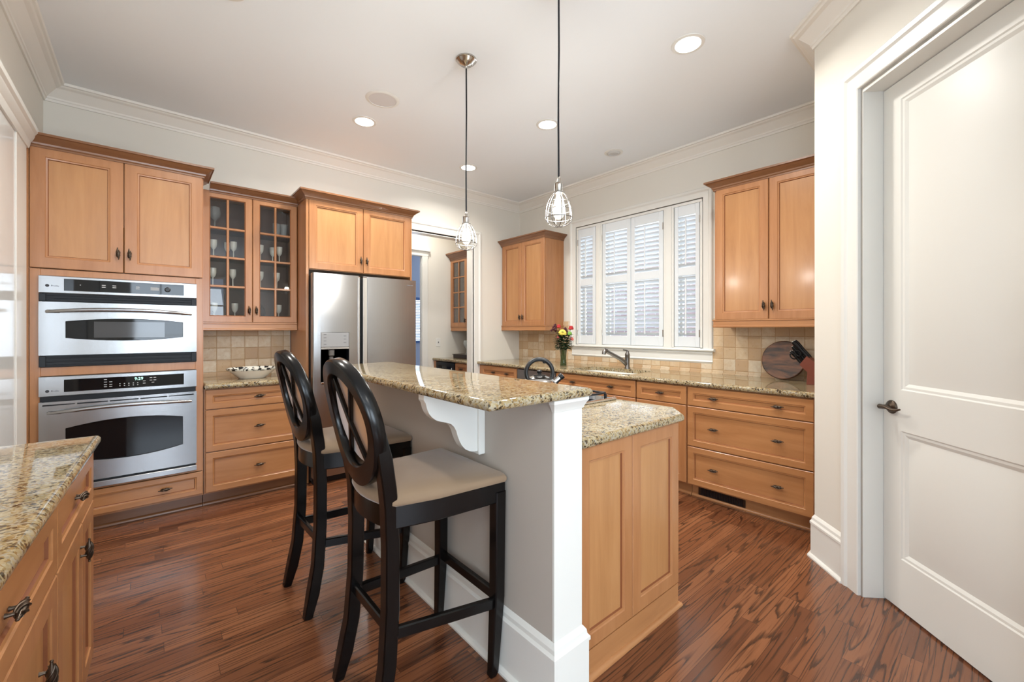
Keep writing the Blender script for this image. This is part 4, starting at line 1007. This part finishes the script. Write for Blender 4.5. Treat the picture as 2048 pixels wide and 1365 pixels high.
# kettle
KX, KY, KZ = 1.80, 1.845, .957
ke = thing('kettle', 'steel whistling kettle with black ring handle on the cooktop', 'kettle', (KX, KY, KZ))
def steelribs():
    n = N('kettle_steel'); n.set(Base_Color=(.72, .71, .70), Metallic=1.0, Roughness=.12); return n.m
m = M(); m.lathe([(.085, 0), (.098, .006), (.106, .020), (.104, .036), (.090, .054), (.066, .068), (.040, .076), (.038, .080), (.002, .081)], (KX, KY, KZ), 36); part('body', m, steelribs(), ke, ang=50)
m = M(); m.lathe([(.040, .078), (.038, .083), (.012, .087), (.010, .092), (.016, .098), (.017, .106), (.010, .112), (.001, .113)], (KX, KY, KZ), 20); part('lid', m, BLACKK, ke, ang=50)
m = M(); kc = Vector((KX, KY, KZ + .098))
m.tube([tuple(kc + rt * (.080 * math.cos(a)) + up * (.080 * math.sin(a))) for a in [R(-38 + 256 * k / 40) for k in range(41)]], [(.017, .013)] * 41, 12); m.sph(tuple(kc + rt * .030 + up * .066), .013, 10, 7)
part('handle', m, BLACKK, ke, ang=60)
m = M(); p0 = Vector((KX, KY, KZ + .030)) + rt * .082; d = (rt * .75 + up * .66).normalized()
m.tube([tuple(p0), tuple(p0 + d * .055)], [.020, .0165], 16); part('spout', m, steelribs(), ke, ang=50)
m = M(); m.tube([tuple(p0 + d * .054), tuple(p0 + d * .060), tuple(p0 + d * .078)], [.018, .020, .0195], 16); part('whistle_cap', m, BLACKK, ke, ang=50)
m = M(); m.tube([tuple(p0 + d * .0775), tuple(p0 + d * .080)], [.010, .009], 14); part('cap_disc', m, STEELP, ke)

# ================================================================== BAR STOOLS (local, front towards +X)
def make_stool():
    st = thing('bar_stool', 'near', 'bar stool', (0, 0, 0), 'oval-back bar stools at the island')
    for s_ in (1, -1):
        m = M(); m.bar([(.185, .195 * s_, 0.0), (.190, .198 * s_, .02), (.205, .203 * s_, .30), (.208, .205 * s_, .70)], [.028, .034, .046, .048], [.028, .034, .044, .046], (0, 1, 0)); part('leg', m, ESP, st)
    for s_ in (1, -1):
        pts = []; ww = []
        for z, x, y in ((0, -.262, .168), (.10, -.238, .163), (.22, -.215, .158), (.40, -.202, .153), (.60, -.200, .150), (.735, -.205, .150), (.80, -.214, .156), (.90, -.232, .168), (1.00, -.252, .172)):
            pts.append((x, y * s_, z)); ww.append(.036 if z < .05 else .048 if z < .85 else .040 if z < .95 else .028)
        m = M(); m.bar(pts, ww, [.036 if p[2] < .05 else .048 if p[2] < .95 else .034 for p in pts], (0, 1, 0)); part('leg', m, ESP, st)
    # seat rail (apron)
    m = M(); out = [(.226, .226), (.226, -.226)] + [(-.05, -.205), (-.20, -.172)] + [(-.224 - .022 * math.cos(R(90 * k / 4 - 90 + 0)) if False else -.214 - .026 * math.sin(R(180 * k / 6)), -.150 + .300 * k / 6) for k in range(7)] + [(-.20, .172), (-.05, .205)]
    m.loft([[(x * .985, y * .985, .660) for x, y in out], [(x, y, .664) for x, y in out], [(x, y, .735) for x, y in out]])
    part('seat_rail', m, ESP, st)
    m = M(); rings = []
    for k in range(9):
        t = k / 8; sc_k = [1.0, 1.02, 1.02, .995, .95, .86, .66, .36, .02][k]; z = [.734, .742, .752, .763, .772, .780, .787, .790, .791][k]
        rings.append([(.004 + (x - .004) * sc_k, y * sc_k, z) for x, y in out])
    m.loft(rings); part('seat', m, SEATF, st, 'tan upholstered seat', ang=60)
    # oval back ring, leaning back: centre and axes
    ctr = Vector((-.262, 0, 1.005)); ev = Vector((-.22, 0, 1)).normalized(); eh = Vector((0, 1, 0)); en = Vector((1, 0, .22)).normalized()
    A, B = .175, .193
    rings = []
    for k in range(48):
        a = 2 * math.pi * k / 48; ca, sa = math.cos(a), math.sin(a); wr = .026 + .012 * max(0, -sa) ** 2
        rad = Vector((0, 0, 0)) + eh * (ca / A) + ev * (sa / B); rad.normalize(); c = ctr + eh * (A * ca) + ev * (B * sa) + en * (-.018 * (sa * sa))
        rings.append([tuple(c + rad * x + en * y) for x, y in ((-wr + .005, -.022), (wr - .005, -.022), (wr, -.016), (wr, .016), (wr - .005, .022), (-wr + .005, .022), (-wr, .016), (-wr, -.016))])
    m = M(); m.loft(rings, loop=True); part('back_frame', m, ESP, st, ang=40)
    for s_ in (1, -1):
        a0 = R(90 - 31 * s_); a1 = R(270 - 31 * s_)
        p0 = ctr + eh * (A * math.cos(a0)) + ev * (B * math.sin(a0)) - en * .012; p1 = ctr + eh * (A * math.cos(a1)) + ev * (B * math.sin(a1)) - en * .012
        m = M(); m.bar([tuple(p0), tuple((p0 + p1) / 2 - en * (.003 + .002 * s_)), tuple(p1)], .017, .014, tuple(eh), b=.003); part('cross_bar', m, ESP, st)
    m = M(); rings = []
    for sc_k, w in ((.95, .000), (.98, .004), (.95, .014), (.80, .026), (.5, .034), (.02, .037)):
        rings.append([tuple(ctr + eh * (A * sc_k * .90 * math.cos(q)) + ev * (B * sc_k * .90 * math.sin(q)) + en * (w - .002)) for q in [2 * math.pi * k / 36 for k in range(36)]])
    m.loft(rings); part('back_cushion', m, BACKF, st, 'tan oval back pad', ang=60)
    for s_ in (1, -1): part('stretcher', M().bar([(-.205, .154 * s_, .315), (.203, .202 * s_, .275)], .040, .022, (0, 0, 1)), ESP, st)
    part('stretcher', M().bar([(.203, -.20, .300), (.203, .20, .300)], .040, .022, (0, 0, 1)), ESP, st); part('stretcher', M().bar([(-.208, -.155, .335), (-.208, .155, .335)], .038, .020, (0, 0, 1)), ESP, st)
    return st
st1 = make_stool(); st1.location = (.805, 1.470, 0); st1['label'] = 'black bar stool with tan seat nearest the white island post'
st2 = dup(st1, None, (.808, 2.245, 0), R(1.5), 'black bar stool with tan seat nearer the refrigerator')

# ================================================================== LEFT FOREGROUND CABINET
lf = thing('base_cabinet', 'maple base cabinet in the foreground under the corner granite worktop', 'cabinet', (-.36, 1.3, 0))
XC = -.172; SK = .039
T = lambda u, v, w: (XC + w - SK * (2.215 - u), u, v)
def fx(x, y): return x - SK * (2.215 - y)
part('body', M().prism([(-.557, .45), (fx(XC, .45), .45), (XC, 2.215), (-.557, 2.215)], .10, .874), WV, lf)
part('toe_kick', M().prism([(-.557, .47), (fx(XC - .075, .47), .47), (XC - .075, 2.19), (-.557, 2.19)], 0, .10), WSHADE, lf)
def kpull(p, u, v, vert=False): pull(p, T, u, v, .020 if vert else .009, vert)
d = panel('drawer', T, 1.596, 2.205, .690, .866, lf, stile=.05, grain=WH); kpull(d, 1.93, .778)
d = panel('drawer', T, .86, 1.590, .690, .866, lf, stile=.05, grain=WH); kpull(d, 1.225, .778)
d = panel('drawer', T, .46, .854, .690, .866, lf, stile=.05, grain=WH)
d = panel('door', T, 1.966, 2.205, .112, .683, lf, stile=.06)
d = panel('door', T, 1.596, 1.960, .112, .683, lf, stile=.06); kpull(d, 1.93, .60, True)
d = panel('door', T, .86, 1.590, .112, .683, lf, stile=.06); kpull(d, 1.40, .53, True)
d = panel('door', T, .46, .854, .112, .683, lf, stile=.06)
single('worktop', M().slab([(-.558, .44), (fx(-.135, .44), .44), (-.135, 2.245), (-.558, 2.245)], .876, .914, .017), GRAN, 'gold granite worktop corner in the foreground near the ovens', 'worktop', (-.35, 1.3, .876))

# ================================================================== CEILING ITEMS
def make_can():
    o = thing('recessed_light', 'x', 'ceiling light', (0, 0, 0), 'lit recessed ceiling lights')
    m = M(); m.lathe([(.074, -.0005), (.074, -.006), (.094, -.004), (.096, -.0005)], n=36, closed=True); part('trim_ring', m, TRIM, o, ang=50)
    m = M(); m.lathe([(.0735, -.003), (.0735, -.0045), (.002, -.0055)], n=32); part('lamp', m, CANL, o, ang=60)
    return o
can = make_can()
cl = ['recessed ceiling light above the glass-front cabinet, below the speaker', 'recessed ceiling light farthest back, seen behind the pendant cord', 'recessed ceiling light above the sink side of the island, between the pendants', 'recessed ceiling light largest in view, nearest the pantry wall', 'recessed ceiling light at the top edge of view over the stools']
for k, (x, y) in enumerate(CANS):
    o = can if k == 0 else dup(can)
    o.location = (x, y, CZ - .0002); o['label'] = cl[k]
ey = thing('eyeball_downlight', 'unlit white eyeball downlight in the ceiling near the window', 'ceiling light', (3.46, 2.51, CZ))
m = M(); m.lathe([(.066, -.0005), (.066, -.008), (.088, -.005), (.090, -.0005)], (3.46, 2.51, CZ), 32, closed=True); part('trim_ring', m, TRIM, ey, ang=50)
part('eyeball', M().lathe([(.066, -.002), (.058, -.014), (.046, -.020), (.044, -.012), (.002, -.010)], (3.46, 2.51, CZ), 28), plain('eyeball_white', lin((200, 200, 198)), .4), ey, ang=50)
sp = thing('ceiling_speaker', 'round grey ceiling speaker above the glass-front cabinet', 'speaker', (1.343, 3.065, CZ))
m = M(); m.lathe([(.100, -.0005), (.100, -.007), (.112, -.006), (.124, -.0005)], (1.343, 3.065, CZ), 40, closed=True); part('ring', m, TRIM, sp, ang=50)
part('grille', M().lathe([(.100, -.001), (.100, -.004), (.002, -.0055)], (1.343, 3.065, CZ), 36), SPK, sp, ang=60)
def make_pendant():
    o = thing('pendant_light', 'x', 'pendant light', (0, 0, 0), 'cage pendant lights')
    m = M(); m.lathe([(.066, -.0005), (.066, -.010), (.060, -.014), (.056, -.020), (.046, -.026), (.040, -.034), (.012, -.042), (.006, -.050), (.005, -.060)], n=32); m.sph((.034, -.02, -.036), .005, 8, 6); part('canopy', m, NICKEL, o, ang=40)
    m = M(); m.tube([(0, 0, -.058), (.002, 0, -.35), (-.001, .001, -.7), (0, 0, -.985)], .0048, 8); part('cord', m, BLACKP, o)
    m = M(); m.lathe([(.005, -.978), (.008, -.985), (.009, -1.000), (.020, -1.006), (.022, -1.012), (.019, -1.016), (.019, -1.048), (.024, -1.052), (.024, -1.060), (.012, -1.064)], n=24)
    for k in range(3):
        a = 2 * math.pi * k / 3 + .5; m.tube([(.021 * math.cos(a), .021 * math.sin(a), -1.008), (.023 * math.cos(a), .023 * math.sin(a), -1.052)], .0025, 6)
    part('socket', m, NICKEL, o, ang=40)
    m = M(); ribs = [(.024, -1.056), (.038, -1.072), (.052, -1.098), (.061, -1.128), (.0655, -1.158), (.0660, -1.182)]
    for k in range(8):
        a = 2 * math.pi * k / 8 + .2; m.tube([(r * math.cos(a), r * math.sin(a), z) for r, z in ribs], .0021, 6)
    for r, z, t in ((.0540, -1.103, .0015), (.0640, -1.143, .0015), (.0670, -1.183, .0026), (.025, -1.057, .003)): m.tube([(r * math.cos(q), r * math.sin(q), z) for q in [2 * math.pi * k / 32 for k in range(32)]], t, 6, loop=True)
    for k in range(4):
        a = math.pi * k / 4 + .2; m.tube([(.0665 * math.cos(q) * math.cos(a), .0665 * math.cos(q) * math.sin(a), -1.183 - .042 * math.sin(q)) for q in [math.pi * t / 16 for t in range(17)]], .0019, 6)
    part('cage', m, PEWTER, o, ang=60)
    m = M(); m.lathe([(.013, -1.062), (.014, -1.078), (.022, -1.100), (.029, -1.130), (.030, -1.150), (.025, -1.172), (.014, -1.186), (.001, -1.190)], n=20); part('bulb', m, BULB, o, ang=60)
    return o
pn = make_pendant(); PL = [(1.552, 2.262), (1.55, 1.452)]
for k, (x, y) in enumerate(PL):
    o = pn if k == 0 else dup(pn)
    o.location = (x, y, CZ - .0002); o['label'] = ('cage pendant light with its nickel canopy in view, nearer the doorway', 'larger cage pendant light hanging in front of the window corner')[k]
    d = bpy.data.lights.new('pendant_lamp', 'POINT'); d.energy = 30; d.color = WARM; d.shadow_soft_size = .03
    l = bpy.data.objects.new('pendant_lamp', d); COL.objects.link(l); l.location = (x, y, CZ - 1.135)

# ================================================================== BUTLER'S PANTRY BEYOND THE DOORWAY
struct('wall_passage_right', M().box(3.76, 3.94, WB + .11, 5.4, 0, CZ), CREAM)
struct('wall_passage_left', M().box(1.90, 2.02, WB + .11, 5.4, 0, CZ), CREAM)
m = M(); m.box(1.90, 2.16, 5.4, 5.45, 0, CZ); m.box(2.16, 2.955, 5.4, 5.45, 2.36, CZ); m.box(2.955, 3.94, 5.4, 5.45, 0, CZ)
struct('wall_passage_back', m, CREAM)
m = M(FS(5.4)); m.box(2.945, 3.035, 0, 2.37, 0, .02, .004); m.box(2.16, 3.045, 2.36, 2.43, 0, .022, .004); m.box(2.14, 3.065, 2.425, 2.465, 0, .045, .006); m.box(2.942, 2.957, 0, 2.365, -.05, .001)
struct('trim_8', m, TRIM)
struct('wall_dining', M().box(.5, 3.55, 7.5, 7.62, 0, CZ).box(4.6, 7, 7.5, 7.62, 0, CZ).box(3.55, 4.6, 7.5, 7.62, 0, 1.06).box(3.55, 4.6, 7.5, 7.62, 1.95, CZ), GREYB)
struct('wall_dining_right', M().box(4.9, 5.0, 5.52, 7.5, 0, CZ), GREYB); struct('wall_dining_left', M().box(1.2, 1.3, 5.52, 7.5, 0, CZ), GREYB)
w5 = thing('window_5', 'window in the far room beyond the doorway', 'window', (4.07, 7.5, 1.06)); w5['kind'] = 'structure'
m = M(FS(7.5)); m.rects(3.55, 4.6, 1.06, 1.95, [(0, -.1), (0, .02), (.05, .02), (.05, -.1)], cap=False, back=False); part('window_frame', m, plain('blue_frame', lin((52, 84, 132)), .5), w5)
bl = M(FS(7.5))
for k in range(26): z = 1.12 + k * .031; bl.box(3.6, 4.55, z, z + .020, -.03, -.022)
single('window_blind', bl, SHUT, 'pale slatted blind on the far room window seen beside the refrigerator', 'blind', (4.07, 7.5, 1.1))
XP = 3.14; T = FW(XP)
pc = thing('base_cabinet', 'maple base cabinet with dark wine cooler bay beyond the doorway', 'cabinet', (3.45, 4.98, 0))
part('body', M().box(XP + .02, 3.755, 4.545, 4.845, .10, .872), WV, pc); part('filler', M().box(XP, 3.755, 5.335, 5.396, .0, .872), WV, pc)
drawer(FW(XP + .02), 4.55, 4.84, .725, .866, pc); door(FW(XP + .02), 4.55, 4.84, .112, .718, pc)
wc = thing('wine_cooler', 'dark glass-door wine cooler under the worktop beyond the doorway', 'wine cooler', (3.45, 5.09, 0))
part('body', M().box(XP + .03, 3.75, 4.855, 5.325, .02, .868), BLACKP, wc)
m = M(T); m.rects(4.858, 5.322, .10, .864, [(0, -.028), (0, .006), (.05, .006), (.055, -.004)], cap=False, back=True); d = part('door', m, BLACKP, wc); part('glass', M(T).box(4.905, 5.275, .15, .815, -.010, -.005), BLACKGL, d)
m = M(T); m.tube([(4.885, .45, .028), (4.885, .80, .028)], .007, 8); part('handle', m, STEELP, d)
single('worktop', M().slab([(3.115, 4.545), (3.757, 4.545), (3.757, 5.397), (3.115, 5.397)], .876, .914, .016), GRAN, 'gold granite worktop in the passage beyond the doorway', 'worktop', (3.4, 5, .876))
tr = M(FW(3.3)); tr.box(4.58, 5.14, .9145, .968, -.36, 0, .006); tr.box(4.57, 5.15, .966, .975, -.37, .01, .003)
single('serving_tray', tr, plain('dark_tray_wood', lin((44, 28, 24)), .3), 'dark raised wooden tray on the passage worktop', 'tray', (3.45, 4.86, .914))
for x, y, w in ((3.42, 4.98, 'nearer the far wall'), (3.42, 4.78, 'nearer the door casing')):
    o = link('wine_glass', GB[2], None, (x, y, .9755)); o['label'] = 'stemmed wine glass on the dark tray beyond the doorway, %s' % w; o['category'] = 'wine glass'; o['group'] = 'wine glasses on the dark tray'
T = FW(3.44); pg = thing('glass_cabinet', 'maple wall cabinet with glass-paned door beyond the doorway', 'cabinet', (3.6, 5, 1.3))
m = M(); m.box(3.44, 3.757, 5.378, 5.396, 1.36, 2.36); m.box(3.44, 3.757, 4.548, 4.566, 1.36, 2.36); m.box(3.44, 3.757, 4.566, 5.378, 1.36, 1.378); m.box(3.44, 3.757, 4.566, 5.378, 2.342, 2.36); m.box(3.745, 3.757, 4.566, 5.378, 1.378, 2.342, mi=1)
part('body', m, [WV, INSIDE], pg)
glassdoor(T, 4.975, 5.394, 1.362, 2.358, pg, 2, 4, st=.06, ku=5.0, kv=1.45); glassdoor(T, 4.55, 4.970, 1.362, 2.358, pg, 2, 4, st=.06)
for z in (1.62, 1.86, 2.10): part('shelf', M().box(3.47, 3.745, 4.567, 5.377, z, z + .012), INSIDE, pg)
m = M(); m.sweep([(o, 1.298 + h) for o, h in LRAIL], [(3.428, 5.396), (3.428, 4.548)]); part('light_rail', m, WH, pg, ang=20)
m = M(); m.sweep([(o * 1.4, 2.364 + h * 1.4) for o, h in CCROWN], [(3.42, 5.396), (3.42, 4.548)]); part('crown_moulding', m, WSHADE, pg, ang=20)
sw = thing('wall_outlet', 'white switch plate on the passage wall beyond the doorway', 'switch', (3.21, 5.395, 1.13))
m = M(FS(5.399)); m.box(3.174, 3.246, 1.075, 1.195, 0, .006, .003); part('plate', m, TRIM, sw); part('toggle', M(FS(5.399)).box(3.205, 3.215, 1.122, 1.146, .005, .014, .002), PRINTD, sw)
